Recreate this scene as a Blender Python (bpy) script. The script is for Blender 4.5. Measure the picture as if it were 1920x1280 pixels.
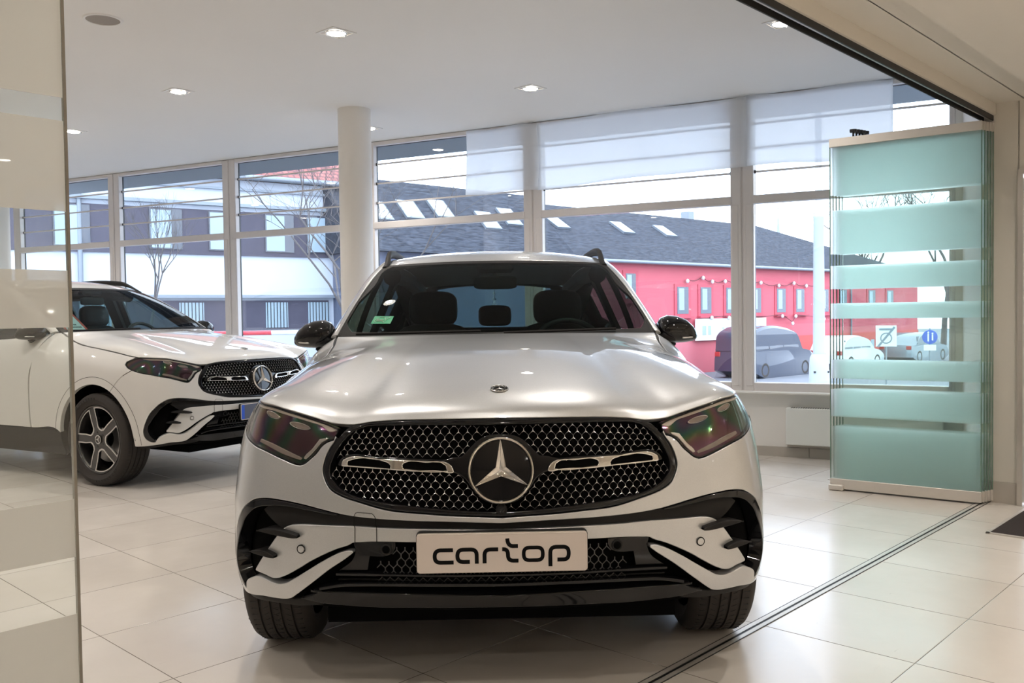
# A car showroom seen from the next room: silver SUV nose-on, white SUV behind, street outside.
import bpy, math, random
import numpy as np
from math import sin, cos, pi, radians
from mathutils import Vector, Matrix
from mathutils.geometry import delaunay_2d_cdt
for _o in list(bpy.data.objects): bpy.data.objects.remove(_o)
SC_=bpy.context.scene; COL=SC_.collection
# ---------------- camera ----------------
CAM_H=1.25; PITCH=.030; ROLL=-.0137; FPX=1668.0
cd=bpy.data.cameras.new('camera'); cam=bpy.data.objects.new('camera',cd); COL.objects.link(cam)
cd.sensor_fit='HORIZONTAL'; cd.sensor_width=36.0; cd.lens=36.0*FPX/1920.0; cd.clip_start=.05; cd.clip_end=600
_fw=Vector((0,cos(PITCH),-sin(PITCH)));_up=Vector((0,sin(PITCH),cos(PITCH)));_rt=Vector((1,0,0))
_r2=_rt*cos(ROLL)+_up*sin(ROLL);_u2=-_rt*sin(ROLL)+_up*cos(ROLL)
cam.matrix_world=Matrix(((_r2.x,_u2.x,-_fw.x,0),(_r2.y,_u2.y,-_fw.y,0),(_r2.z,_u2.z,-_fw.z,CAM_H),(0,0,0,1)))
SC_.camera=cam
# ---------------- world: bright overcast winter sky ----------------
wd=bpy.data.worlds.new('world'); SC_.world=wd; wd.use_nodes=True
_n=wd.node_tree.nodes;_l=wd.node_tree.links;_bg=_n['Background']
_tc=_n.new('ShaderNodeTexCoord');_ns=_n.new('ShaderNodeTexNoise');_ns.inputs['Scale'].default_value=2.2;_ns.inputs['Detail'].default_value=4
_cr=_n.new('ShaderNodeValToRGB');_cr.color_ramp.elements[0].position=.35;_cr.color_ramp.elements[0].color=(.70,.82,1.0,1);_cr.color_ramp.elements[1].position=.7;_cr.color_ramp.elements[1].color=(.84,.91,1.0,1)
_l.new(_tc.outputs['Generated'],_ns.inputs['Vector']);_l.new(_ns.outputs['Fac'],_cr.inputs['Fac']);_l.new(_cr.outputs['Color'],_bg.inputs['Color'])
_bg.inputs['Strength'].default_value=5.4
# ---------------- exposure ----------------
vs=SC_.view_settings; vs.view_transform='Standard'; vs.look='None'; vs.gamma=1.0; vs.use_curve_mapping=False; vs.exposure=0.08
SC_.cycles.transparent_max_bounces=64; SC_.cycles.max_bounces=14; SC_.cycles.glossy_bounces=6; SC_.cycles.transmission_bounces=14
LAMP_W=66.0            # watts of one ceiling spot
NEAR_W=38.0
# ---------------- car body surfaces ----------------
def pchip(xs,ys):
    xs=np.array(xs,float);ys=np.array(ys,float);h=np.diff(xs);d=np.diff(ys)/h
    m=np.zeros(len(xs))
    for i in range(1,len(xs)-1):
        if d[i-1]*d[i]>0:
            w1=2*h[i]+h[i-1];w2=h[i]+2*h[i-1];m[i]=(w1+w2)/(w1/d[i-1]+w2/d[i])
    m[0]=d[0];m[-1]=d[-1]
    def f(x):
        x=np.clip(np.asarray(x,float),xs[0],xs[-1]);i=np.clip(np.searchsorted(xs,x)-1,0,len(xs)-2)
        t=(x-xs[i])/h[i];t2=t*t;t3=t2*t
        return (2*t3-3*t2+1)*ys[i]+(t3-2*t2+t)*h[i]*m[i]+(-2*t3+3*t2)*ys[i+1]+(t3-t2)*h[i]*m[i+1]
    return f
def spline(xs,ys,zero0=True):
    # natural cubic spline (C2); first derivative clamped to 0 at start when zero0
    xs=np.array(xs,float);ys=np.array(ys,float);n=len(xs);h=np.diff(xs)
    A=np.zeros((n,n));b=np.zeros(n)
    for i in range(1,n-1):
        A[i,i-1]=h[i-1];A[i,i]=2*(h[i-1]+h[i]);A[i,i+1]=h[i];b[i]=6*((ys[i+1]-ys[i])/h[i]-(ys[i]-ys[i-1])/h[i-1])
    if zero0: A[0,0]=2*h[0];A[0,1]=h[0];b[0]=6*((ys[1]-ys[0])/h[0])
    else: A[0,0]=1
    A[-1,-1]=1
    M=np.linalg.solve(A,b)
    def f(x):
        x=np.clip(np.asarray(x,float),xs[0],xs[-1]);i=np.clip(np.searchsorted(xs,x)-1,0,n-2)
        a=xs[i+1]-x;c=x-xs[i];hh=h[i]
        return (M[i]*a**3+M[i+1]*c**3)/(6*hh)+(ys[i]/hh-M[i]*hh/6)*a+(ys[i+1]/hh-M[i+1]*hh/6)*c
    return f
PLAN=[(0,0),(.15,.003),(.3,.015),(.46,.04),(.55,.058),(.64,.082),(.72,.110),(.78,.140),(.84,.19),(.89,.27),(.922,.38),(.94,.5),(.948,.65),(.95,.8),(.948,1.0),(.944,1.2),(.936,1.6),(.932,2.2),(.935,2.8),(.945,3.3),(.95,3.69),(.938,4.0),(.90,4.3),(.80,4.50),(.6,4.605),(.3,4.655),(0,4.67)]
_p=np.array(PLAN);_s=np.concatenate([[0],np.cumsum(np.hypot(*np.diff(_p,axis=0).T))])
# refine arclength parametrisation
_fx=pchip(_s,_p[:,0]);_fy=pchip(_s,_p[:,1])
_sx=spline(_s,_p[:,0],False);_sy=spline(_s,_p[:,1],True)
SL=_s[-1]
_tab=np.linspace(0,SL,4000);_px=_sx(_tab);_py=_sy(_tab)
# light smoothing of the plan outline
for _ in range(60):
    _px[1:-1]=(_px[:-2]+2*_px[1:-1]+_px[2:])/4;_py[1:-1]=(_py[:-2]+2*_py[1:-1]+_py[2:])/4
    _py[0]=_py[1]
_tx=np.gradient(_px,_tab);_ty=np.gradient(_py,_tab);_l=np.hypot(_tx,_ty)
_nx=_ty/_l;_ny=-_tx/_l   # outward normal
_nx[0]=0;_ny[0]=-1;
def _I(a,s): return np.interp(s,_tab,a)
def s_of_y(y):  # on the side
    m=(_tab>1.0)&(_tab<SL-1.0);return np.interp(y,_py[m],_tab[m])
def s_of_x(x):  # on the front
    m=_tab<1.0;return np.interp(x,_px[m],_tab[m])
S_=s_of_y
_zt=[(0,.927),(s_of_x(.3),.925),(s_of_x(.42),.918),(s_of_x(.48),.909),(s_of_x(.54),.911),(s_of_x(.62),.929),(s_of_x(.72),.953),(s_of_x(.8),.968),(S_(.3),.974),(S_(.42),.977),(S_(.55),.989),(S_(.7),1.008),(S_(.9),1.035),(S_(1.1),1.058),(S_(1.25),1.082),(S_(1.36),1.12),(S_(1.445),1.158),(S_(1.6),1.150),(S_(1.8),1.125),(S_(2.1),1.108),(S_(2.8),1.11),(S_(3.6),1.125),(S_(4.2),1.13),(SL-.6,1.10),(SL,1.09)]
ztop=pchip(*zip(*_zt))
_F=pchip([0,.25,.35,.45,.55,.65,.75,.85,.92,.97,1.0],[.2,.13,.07,.02,.0,.0,.006,.02,.033,.047,.066])
_C=pchip([0,.25,.36,.46,.56,.64,.72,.80,.87,.93,1.0],[.2,.09,.02,.0,.0,.0,.012,.028,.045,.060,.082])
_S=pchip([0,.12,.22,.32,.42,.55,.7,.8,.88,.94,.975,1.0],[.12,.07,.04,.015,.004,0,.003,.012,.035,.075,.112,.15])
_D=pchip([0,.12,.22,.32,.42,.55,.7,.8,.88,.94,.975,1.0],[.12,.07,.04,.015,.004,0,.002,.006,.016,.034,.052,.075])
_R=pchip([0,.2,.3,.4,.55,.7,.85,1.0],[.2,.1,.04,.01,0,.02,.06,.12])
def _ss(a,b,x):
    t=np.clip((x-a)/(b-a),0,1);return t*t*t*(t*(6*t-15)+10)
def off(s,z):
    zn=z/ztop(s)
    w1=_ss(s_of_x(.42),s_of_x(.66),s);w2=_ss(s_of_x(.80),S_(.62),s);w3=_ss(S_(1.35),S_(1.95),s);w4=_ss(S_(4.1),SL-.5,s)
    k=.74+.26*_ss(S_(.35),S_(.8),s)+.33*_ss(S_(.9),S_(1.445),s)
    o=_F(zn)*(1-w1)+_C(zn)*w1
    o=o*(1-w2)+_S(zn)*k*w2
    o=o*(1-w3)+_D(zn)*w3
    o=o*(1-w4)+_R(zn)*w4
    return o
def P(s,z,d=0.0):
    """lower body skin: s along the plan outline from the nose, z height, d offset outwards"""
    s=np.asarray(s,float);z=np.asarray(z,float)
    o=off(s,z)-d
    return np.stack([_I(_px,s)-_I(_nx,s)*o,_I(_py,s)-_I(_ny,s)*o,z],-1)
# ---- upper surfaces (u = 0 at the centre line, 1 at the side; v = 0 front, 1 rear) ----
def E_(s): return P(s,ztop(s))
def _st(x,y,z): return np.stack([x+0*y,y+0*x,z+0*x],-1)
def coons(c0,c1,d0,d1,u,v,pw=2.0):
    u=np.asarray(u,float);v=np.asarray(v,float)
    one=np.ones_like(u);zero=np.zeros_like(u)
    C0=c0(u);C1=c1(u);D0=d0(v);D1=d1(v)
    A=c0(zero);B=c0(one);Cc=c1(zero);Dd=c1(one)
    bu=np.stack([u,u**pw,u**pw],-1);V=v[...,None]
    return (1-V)*C0+V*C1+(1-bu)*D0+bu*D1-((1-V)*((1-bu)*A+bu*B)+V*((1-bu)*Cc+bu*Dd))
SH=float(S_(.42));SCW=float(S_(1.44))
_hz=pchip([.066,.078,.106,.166,.275,.5,.8,1.1,1.33],[.927,.945,.964,.986,1.009,1.049,1.098,1.139,1.166])
def hood0(u,v):
    c0=lambda u:E_(u*SH); d1=lambda v:E_(SH+(SCW-SH)*v)
    y1=lambda v:.066+1.264*np.asarray(v,float)**1.35
    d0=lambda v:_st(0*v,y1(v),_hz(y1(v)))
    cr=E_(np.array(SCW))
    c1=lambda u:_st(cr[0]*u,1.33+(cr[1]-1.33)*u**2,1.166+(cr[2]-1.166)*u**2)
    p=coons(c0,c1,d0,d1,u,v,2.4)
    u=np.asarray(u,float);v=np.asarray(v,float)
    w=v*v*(3-2*v)
    b=.020*(1-u**9)*np.sin(np.pi*np.clip(v,0,1))**.8 - .010*_ss(.60,.78,u)*(1-u**12)*np.clip(4*v*(1-v),0,1)
    p=p+np.stack([0*b,0*b,b],-1)
    return p
WB=(.738,1.447,1.150);WT=(.595,2.26,1.533)
def wind0(u,v):
    c0=lambda u:_st(WB[0]*u,1.335+(WB[1]-1.335)*u**2,1.150+0*u)
    c1=lambda u:_st(WT[0]*u,2.12+(WT[1]-2.12)*u**2.4,1.545+(WT[2]-1.545)*u**2)
    d0=lambda v:_st(0*v,1.335+.785*v,1.150+.395*v+.025*4*v*(1-v)*.6)
    d1=lambda v:_st(WB[0]+(WT[0]-WB[0])*v+.004*4*v*(1-v),WB[1]+(WT[1]-WB[1])*v,WB[2]+(WT[2]-WB[2])*v+.028*4*v*(1-v))
    return coons(c0,c1,d0,d1,u,v,2.2)
_ax=pchip([2.26,2.5,2.9,3.4,3.8,4.25],[.595,.606,.606,.598,.585,.56]);_az=pchip([2.26,2.36,2.5,2.9,3.4,3.8,4.25],[1.533,1.553,1.575,1.594,1.586,1.562,1.505])
_rz=pchip([2.12,2.2,2.3,2.5,2.8,3.2,3.6,4.0,4.3],[1.545,1.572,1.596,1.623,1.637,1.635,1.615,1.575,1.53])
def roof0(u,v):
    c0=lambda u:wind0(u,0*u+1)
    c1=lambda u:_st(.56*u,4.3-.05*u**2,1.53-.025*u**2)
    d0=lambda v:_st(0*v,2.12+2.18*v,_rz(2.12+2.18*v))
    d1=lambda v:_st(_ax(2.26+1.99*v),2.26+1.99*v,_az(2.26+1.99*v))
    return coons(c0,c1,d0,d1,u,v,2.6)
_bx=pchip([1.5,1.85,2.1,2.35,2.6,3.0,3.5,3.9,4.3],[.79,.742,.702,.672,.664,.664,.655,.64,.61])
_bz=pchip([1.5,1.85,2.1,2.35,2.6,3.0,3.5,3.9,4.3],[1.14,1.31,1.435,1.515,1.55,1.56,1.546,1.51,1.45])
def acurve(t):   # dark edge of the windscreen pillar, then the roof edge
    t=np.asarray(t,float);a=np.clip(t/.3,0,1);b=np.clip((t-.3)/.7,0,1)
    w=wind0(np.ones_like(a),a);r=roof0(np.ones_like(b),b)
    return np.where((t<.3)[...,None],w,r)
def pill0(t,w):
    t=np.asarray(t,float);w=np.asarray(w,float)
    A=acurve(t);yb=np.where(t<.3,1.5+.85*t/.3,2.35+1.95*(t-.3)/.7)
    B=_st(_bx(yb),yb,_bz(yb))
    p=A*(1-w)[...,None]+B*w[...,None]
    b=.010*4*w*(1-w)
    return p+np.stack([b,0*b,b],-1)
def side0(y,w):  # w=0 beltline, w=1 roof side
    y=np.asarray(y,float);w=np.asarray(w,float)
    B=_st(_bx(y),y,_bz(y));Lw=E_(S_(y))
    Lw=Lw-np.stack([0*y+.006,0*y,0*y-.002],-1)
    p=Lw*(1-w)[...,None]+B*w[...,None]
    b=.018*4*w*(1-w)
    return p+np.stack([b,0*b,0*b],-1)
SR=float(S_(4.3))
def rear0(u,v):  # v=0 bottom (tail), v=1 roof
    c0=lambda u:E_(SL-u*(SL-SR)); c1=lambda u:_st(.60*u,4.32-.03*u**2,1.53-.08*u**3)
    e0=E_(np.array(SL));e1=E_(np.array(SR));b1=np.array([.60,4.29,1.45])
    d0=lambda v:e0*(1-v)[...,None]+np.array([0,4.32,1.53])*v[...,None]
    d1=lambda v:e1*(1-v)[...,None]+b1*v[...,None]
    return coons(c0,c1,d0,d1,u,v,2.2)
def nrm(fn,u,v,e=1e-3):
    a=fn(u+e,v)-fn(u-e,v);b=fn(u,v+e)-fn(u,v-e);n=np.cross(a,b);l=np.linalg.norm(n,axis=-1,keepdims=True);return n/np.maximum(l,1e-12)
def lift(fn,sgn=1,side=False):
    def g(u,v):
        u=np.asarray(u,float);v=np.asarray(v,float)
        if side: return fn(u,np.clip(v,0,1))
        p=fn(np.clip(np.abs(u),0,1),np.clip(v,0,1));return p*np.stack([np.where(u<0,-1.0,1.0),np.ones_like(u),np.ones_like(u)],-1)
    def f(u,v,d=0.0):
        u=np.asarray(u,float);v=np.asarray(v,float);p=g(u,v)
        if np.ndim(d)==0 and d==0: return p
        return p+nrm(g,u,v)*sgn*(np.asarray(d,float)+0*u)[...,None]
    return f

OUTL={"grille_out": [(-0.0007,0.927),(0.1669,0.9262),(0.2803,0.9253),(0.4136,0.9187),(0.4493,0.9134),(0.4767,0.9092),(0.4959,0.9014),(0.5157,0.8833),(0.537,0.8563),(0.5523,0.8353),(0.5628,0.8145),(0.5703,0.7897),(0.5727,0.7692),(0.569,0.7491),(0.5591,0.7312),(0.5474,0.7155),(0.5185,0.6984),(0.4888,0.6872),(0.4512,0.677),(0.3491,0.6521),(0.2548,0.6437),(0.1619,0.6366),(0.0695,0.6324),(0.0027,0.6294)],"grille_in": [(-0.0002,0.9081),(0.166,0.9099),(0.3222,0.9095),(0.3888,0.9078),(0.429,0.9058),(0.4555,0.8994),(0.4765,0.8891),(0.4971,0.8697),(0.5186,0.8447),(0.5377,0.8114),(0.5496,0.7763),(0.545,0.7501),(0.5296,0.7324),(0.5054,0.7131),(0.4707,0.6971),(0.3732,0.6761),(0.2782,0.6647),(0.1849,0.6555),(0.0694,0.647),(0.0025,0.645)],"band_top": [(0.5099,0.6354),(0.4616,0.6286),(0.3927,0.6229),(0.2727,0.6172),(0.1652,0.614),(0.0028,0.6075)],"wing": [(0.0031,0.5877),(0.2668,0.592),(0.3888,0.594),(0.4509,0.5968),(0.4986,0.5976),(0.6009,0.5977),(0.6563,0.5964),(0.6801,0.5934),(0.6947,0.5883),(0.7071,0.5815),(0.7301,0.5603),(0.772,0.5104),(0.8197,0.4536),(0.8384,0.4309),(0.8185,0.4275),(0.7884,0.423),(0.7561,0.4147),(0.7375,0.4161),(0.7138,0.4246),(0.6597,0.4523),(0.6127,0.4806),(0.5667,0.504),(0.5219,0.5237),(0.4802,0.5386),(0.4714,0.544),(0.4519,0.546),(0.2686,0.5494),(0.0037,0.5447)],"flick_top": [(0.4654,0.5191),(0.4696,0.5238),(0.4826,0.5238),(0.5111,0.5156),(0.5672,0.4871),(0.6249,0.4523),(0.6724,0.4237),(0.6979,0.4095),(0.7239,0.4031),(0.7496,0.4053),(0.7895,0.4161),(0.8134,0.4193),(0.8476,0.4088),(0.8991,0.3817),(1.126,0.307)],"flick_low": [(0.4666,0.5139),(0.4897,0.4964),(0.5466,0.4578),(0.6157,0.4055),(0.668,0.3675),(0.688,0.3549),(0.7096,0.3495),(0.7501,0.3479),(0.8115,0.3472),(0.9024,0.343),(0.9701,0.3397)],"lip_top": [(0.6266,0.3892),(0.583,0.3861),(0.4576,0.3792),(0.2627,0.3772),(0.0058,0.3686)],"lip_low": [(0.6595,0.3554),(0.5545,0.3344),(0.4733,0.3212),(0.2734,0.3208),(0.0064,0.3204)],"shelf": [(0.5816,0.3965),(0.5167,0.4081),(0.4439,0.4111),(0.1705,0.4142),(0.0054,0.4122)],"slat": [(0.5282,0.4429),(0.4379,0.4437),(0.1692,0.4418),(0.0051,0.4417)],"radar": [(0.4714,0.5434),(0.4519,0.5456),(0.3345,0.5482),(0.3349,0.5295),(0.3458,0.5106),(0.3629,0.504),(0.4184,0.5016),(0.4281,0.4542),(0.5255,0.4496),(0.4701,0.4991),(0.4654,0.5181)],"sensor": [(0.3646,0.5248)],"tow": [(0.4627,0.5464),(0.4616,0.6306),(0.4573,0.64),(0.4508,0.6428),(0.4034,0.6397),(0.3948,0.6311),(0.3916,0.6219),(0.3922,0.5481)],"fin1": [(0.8095,0.5699),(0.766,0.5798),(0.7295,0.5817),(0.6926,0.5774),(0.6617,0.57),(0.643,0.5647),(0.6368,0.5614),(0.642,0.5565),(0.6691,0.555),(0.7052,0.5582),(0.7558,0.5635)],"fin2": [(0.846,0.4974),(0.8053,0.5066),(0.7707,0.5084),(0.7444,0.5013),(0.7255,0.4926),(0.7274,0.4867),(0.7474,0.4856),(0.7796,0.4891),(0.8152,0.4929)],"bar": [(0.507,0.783),(0.5065,0.7943),(0.5034,0.8025),(0.4922,0.809),(0.3813,0.8089),(0.2527,0.8044),(0.1917,0.8019),(0.1749,0.801),(0.1582,0.7928),(0.1478,0.7807),(0.1441,0.7696),(0.1478,0.765),(0.1644,0.7647),(0.1686,0.7658),(0.2733,0.7702),(0.3802,0.7776),(0.468,0.7822)],"slot1": [(0.4854,0.7909),(0.4836,0.799),(0.4735,0.8024),(0.368,0.8),(0.3506,0.7934),(0.3461,0.787),(0.347,0.7809),(0.3588,0.7812),(0.4818,0.7873)],"slot2": [(0.3055,0.7892),(0.3024,0.7943),(0.295,0.7973),(0.2315,0.7963),(0.1833,0.7946),(0.1718,0.7869),(0.1686,0.7748),(0.179,0.7733),(0.2999,0.7792),(0.3049,0.7842)],"carrier": [(0.5274,0.7874),(0.5178,0.804),(0.5064,0.8116),(0.3814,0.812),(0.2316,0.8074),(0.1729,0.8054),(0.1478,0.8116),(0.1228,0.8146),(0.106,0.8305),(0.0909,0.8464),(0.0724,0.8622),(0.0455,0.8763),(0.0137,0.8806),(-0.0014,0.8809),(0.002,0.6646),(0.0332,0.6684),(0.0658,0.6851),(0.0861,0.708),(0.0983,0.7243),(0.1106,0.7421),(0.1271,0.7543),(0.1395,0.7606),(0.1644,0.7627),(0.1686,0.7632),(0.2732,0.7665),(0.3801,0.7741),(0.4679,0.7787),(0.5234,0.7818)],"drl": [(0.8802,0.9669),(0.8601,0.9699),(0.819,0.9677),(0.726,0.9477),(0.6449,0.9255),(0.5809,0.9098),(0.5318,0.9007),(0.5304,0.8948),(0.5495,0.8903),(0.5913,0.8995),(0.6553,0.9151),(0.7227,0.933),(0.8089,0.9544),(0.8733,0.9628)],"lens1": [(0.807,0.9407)],"lens2": [(0.6788,0.9086)],"lens3": [(0.803,0.8446)],"parksensor": [(0.645,0.5184)],"plate": [(0.2635,0.5821),(-0.02,0.586),(-0.02,0.4714),(0.2667,0.4628)],"emblem": [(-0.0001,0.7726)]}
# ---------------- helpers ----------------
def T(a,b,z=0.0):        # partition frame: a along the sliding-door track, b towards the showroom
    return Vector((.686*a-.728*b,.728*a+.686*b,z))
TROT=math.atan2(.728,.686)
WD=Vector((.892,-.452,0));WN=Vector((.452,.892,0));WOFF=7.852
def W(al,out,z=0.0): return WD*al+WN*(WOFF+out)+Vector((0,0,z))   # window-wall frame
def tag(o,label=None,cat=None,group=None,kind=None):
    if label: o['label']=label
    if cat: o['category']=cat
    if group: o['group']=group
    if kind: o['kind']=kind
    return o
def empty(name,loc=(0,0,0),rz=0.0,label=None,cat=None,group=None,kind=None,parent=None):
    o=bpy.data.objects.new(name,None); COL.objects.link(o); o.location=loc; o.rotation_euler=(0,0,rz); o.empty_display_size=.1
    if parent: o.parent=parent
    return tag(o,label,cat,group,kind)
class MB:
    """collects geometry, then links it as ONE mesh object"""
    def __init__(s): s.v=[];s.f=[];s.m=[];s.n=[]
    def add(s,vs,fs,mi=0,ns=None):
        k=len(s.v); s.v+= [tuple(map(float,p)) for p in vs]; s.f+=[tuple(i+k for i in f) for f in fs]; s.m+=[mi]*len(fs)
        s.n+= [tuple(map(float,n)) for n in ns] if ns is not None else [None]*len(vs)
        return s
    def box(s,c,d,rot=None,mi=0,bev=0.0):
        x,y,z=d[0]/2,d[1]/2,d[2]/2; b=min(bev,x*.9,y*.9,z*.9)
        if b<=0:
            vs=[Vector((i*x,j*y,k*z)) for i in(-1,1) for j in(-1,1) for k in(-1,1)]
            fs=[(0,1,3,2),(4,6,7,5),(0,4,5,1),(2,3,7,6),(0,2,6,4),(1,5,7,3)]
        else:
            vs=[];idx={}
            for i in(-1,1):
                for j in(-1,1):
                    for k in(-1,1):
                        for ax in range(3):
                            p=[i*(x-b),j*(y-b),k*(z-b)];p[ax]=(i*x,j*y,k*z)[ax];idx[(i,j,k,ax)]=len(vs);vs.append(Vector(p))
            fs=[]
            for ax in range(3):
                o=[a for a in range(3) if a!=ax]
                for sg in(-1,1):
                    q=[]
                    for u,w in((-1,-1),(1,-1),(1,1),(-1,1)):
                        t=[0,0,0];t[ax]=sg;t[o[0]]=u;t[o[1]]=w;q.append(idx[(t[0],t[1],t[2],ax)])
                    fl=(sg>0)!=(ax==1);fs.append(tuple(q) if fl else tuple(q[::-1]))
            for ax in range(3):       # edges along ax
                o=[a for a in range(3) if a!=ax]
                for u in(-1,1):
                    for w in(-1,1):
                        def g(s2,fa):
                            t=[0,0,0];t[ax]=s2;t[o[0]]=u;t[o[1]]=w;return idx[(t[0],t[1],t[2],fa)]
                        fs.append((g(-1,o[0]),g(1,o[0]),g(1,o[1]),g(-1,o[1])))
            for i in(-1,1):
                for j in(-1,1):
                    for k in(-1,1): fs.append((idx[(i,j,k,0)],idx[(i,j,k,1)],idx[(i,j,k,2)]))
        c=Vector(c)
        vs=[(rot@p if rot is not None else p)+c for p in vs]
        return s.add(vs,fs,mi)
    def tube(s,pts,r,n=10,mi=0,cap=True,closed=False):
        pts=[Vector(p) for p in pts];m=len(pts);rs=r if isinstance(r,(list,tuple)) else [r]*m
        vs=[];up=None
        for i,p in enumerate(pts):
            a=pts[i-1] if (i>0 or closed) else p;b=pts[(i+1)%m] if (i<m-1 or closed) else p
            t=(b-a);t=t.normalized() if t.length>1e-9 else Vector((0,0,1))
            if up is None: up=Vector((0,0,1)) if abs(t.z)<.9 else Vector((1,0,0))
            x=t.cross(up)
            if x.length<1e-6: x=t.cross(Vector((.3,.9,.2)))
            x.normalize();y=x.cross(t).normalized();up=y
            for k in range(n):
                an=2*pi*k/n;vs.append(p+(x*cos(an)+y*sin(an))*rs[i])
        fs=[]
        for i in range(m if closed else m-1):
            j=(i+1)%m
            for k in range(n): fs.append((i*n+k,i*n+(k+1)%n,j*n+(k+1)%n,j*n+k))
        if cap and not closed: fs.append(tuple(range(n))[::-1]);fs.append(tuple((m-1)*n+k for k in range(n)))
        return s.add(vs,fs,mi)
    def lathe(s,prof,n=48,M=None,mi=0,cap0=False,cap1=False):
        vs=[];k=len(prof)
        for i in range(n):
            a=2*pi*i/n
            for r,h in prof:
                p=Vector((r*cos(a),r*sin(a),h));vs.append(M@p if M is not None else p)
        fs=[]
        for i in range(n):
            j=(i+1)%n
            for q in range(k-1): fs.append((i*k+q,j*k+q,j*k+q+1,i*k+q+1))
        if cap0: fs.append(tuple(i*k for i in range(n))[::-1])
        if cap1: fs.append(tuple(i*k+k-1 for i in range(n)))
        return s.add(vs,fs,mi)
    def prism(s,poly,z0,z1,M=None,mi=0,holes=()):
        """extruded 2-D outline (optionally with holes), faces both ends and all walls"""
        loops=[list(poly)]+[list(h) for h in holes];co=[];ed=[]
        for L in loops:
            k=len(co);co+=[Vector(p) for p in L];ed+=[(k+i,k+(i+1)%len(L)) for i in range(len(L))]
        tri,vv=cdt(co,ed,loops)
        n=len(vv);vs=[Vector((p[0],p[1],z0)) for p in vv]+[Vector((p[0],p[1],z1)) for p in vv]
        fs=[(a,c,b) for a,b,c in tri]+[(a+n,b+n,c+n) for a,b,c in tri]
        for q,L in enumerate(loops):
            k=len(vs);m=len(L);ar=sum(L[i][0]*L[(i+1)%m][1]-L[(i+1)%m][0]*L[i][1] for i in range(m))
            vs+=[Vector((p[0],p[1],z0)) for p in L]+[Vector((p[0],p[1],z1)) for p in L]
            fl=(ar>0)==(q==0)
            for i in range(m):
                j=(i+1)%m;f=(k+i,k+j,k+m+j,k+m+i);fs.append(f if fl else f[::-1])
        if M is not None: vs=[M@p for p in vs]
        return s.add(vs,fs,mi)
    def build(s,name,mats,parent=None,smooth=None,label=None,cat=None,group=None,kind=None,loc=None,rz=0.0):
        me=bpy.data.meshes.new(name);me.from_pydata(s.v,[],s.f);me.update()
        for m in (mats if isinstance(mats,(list,tuple)) else [mats]): me.materials.append(m)
        me.polygons.foreach_set('material_index',s.m)
        if smooth is not None:
            me.polygons.foreach_set('use_smooth',[True]*len(s.f))
            if smooth<179:
                me.set_sharp_from_angle(angle=radians(smooth))
        if any(n is not None for n in s.n):
            me.polygons.foreach_set('use_smooth',[True]*len(s.f))
            me.normals_split_custom_set_from_vertices([n if n is not None else (0,0,0) for n in s.n])
        o=bpy.data.objects.new(name,me);COL.objects.link(o)
        if parent: o.parent=parent
        if loc is not None: o.location=loc
        o.rotation_euler=(0,0,rz)
        return tag(o,label,cat,group,kind)
def inpoly(p,L):
    x,y=p[0],p[1];c=False;j=len(L)-1
    for i in range(len(L)):
        xi,yi=L[i][0],L[i][1];xj,yj=L[j][0],L[j][1]
        if (yi>y)!=(yj>y) and x<(xj-xi)*(y-yi)/(yj-yi)+xi: c=not c
        j=i
    return c
def inpoly_np(P_,L):
    x=P_[:,0];y=P_[:,1];c=np.zeros(len(x),bool);L=np.asarray(L,float);j=len(L)-1
    for i in range(len(L)):
        xi,yi=L[i];xj,yj=L[j]
        if yi!=yj:
            c^=((yi>y)!=(yj>y))&(x<(xj-xi)*(y-yi)/(yj-yi)+xi)
        j=i
    return c
def cdt(co,ed,loops):
    r=delaunay_2d_cdt([Vector((p[0],p[1])) for p in co],ed,[],0,1e-7)
    vv=[(p.x,p.y) for p in r[0]];F_=[f for f in r[2] if len(f)==3]
    if not F_: return [],vv
    A=np.array(vv);C_=A[np.array(F_)].mean(1);k=inpoly_np(C_,loops[0])
    for h in loops[1:]: k&=~inpoly_np(C_,h)
    out=[]
    for f,q in zip(F_,k):
        if q:
            a,b,c=(A[i] for i in f);ar=(b[0]-a[0])*(c[1]-a[1])-(c[0]-a[0])*(b[1]-a[1])
            if abs(ar)<1e-10: continue
            out.append(f if ar>0 else (f[0],f[2],f[1]))
    return out,vv
def smooth_loop(pts,step=.012,corner=38.0,closed=True):
    """Catmull-Rom through the points, sharp turns kept as corners"""
    P_=[np.array(p,float) for p in pts];n=len(P_);out=[];sh=[]
    for i in range(n):
        a=P_[i]-P_[i-1];b=P_[(i+1)%n]-P_[i];la=np.linalg.norm(a);lb=np.linalg.norm(b)
        sh.append(la<1e-9 or lb<1e-9 or np.degrees(np.arccos(np.clip(a@b/(la*lb+1e-12),-1,1)))>corner or (not closed and i in(0,n-1)))
    for i in range(n if closed else n-1):
        p1,p2=P_[i],P_[(i+1)%n];p0=P_[i-1];p3=P_[(i+2)%n];L=np.linalg.norm(p2-p1)
        l0=max(np.linalg.norm(p1-p0),1e-6);l3=max(np.linalg.norm(p3-p2),1e-6)
        m1=(p2-p1) if sh[i] else L*((p1-p0)/l0*L+(p2-p1)/L*l0)/(L+l0)
        m2=(p2-p1) if sh[(i+1)%n] else L*((p2-p1)/L*l3+(p3-p2)/l3*L)/(L+l3)
        k=max(1,int(np.ceil(L/step)))
        for q in range(k):
            t=q/k;t2=t*t;t3=t2*t
            out.append(tuple((2*t3-3*t2+1)*p1+(t3-2*t2+t)*m1+(-2*t3+3*t2)*p2+(t3-t2)*m2))
    if not closed: out.append(tuple(P_[-1]))
    return out
def area2(L): return sum(L[i-1][0]*L[i][1]-L[i][0]*L[i-1][1] for i in range(len(L)))
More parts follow.
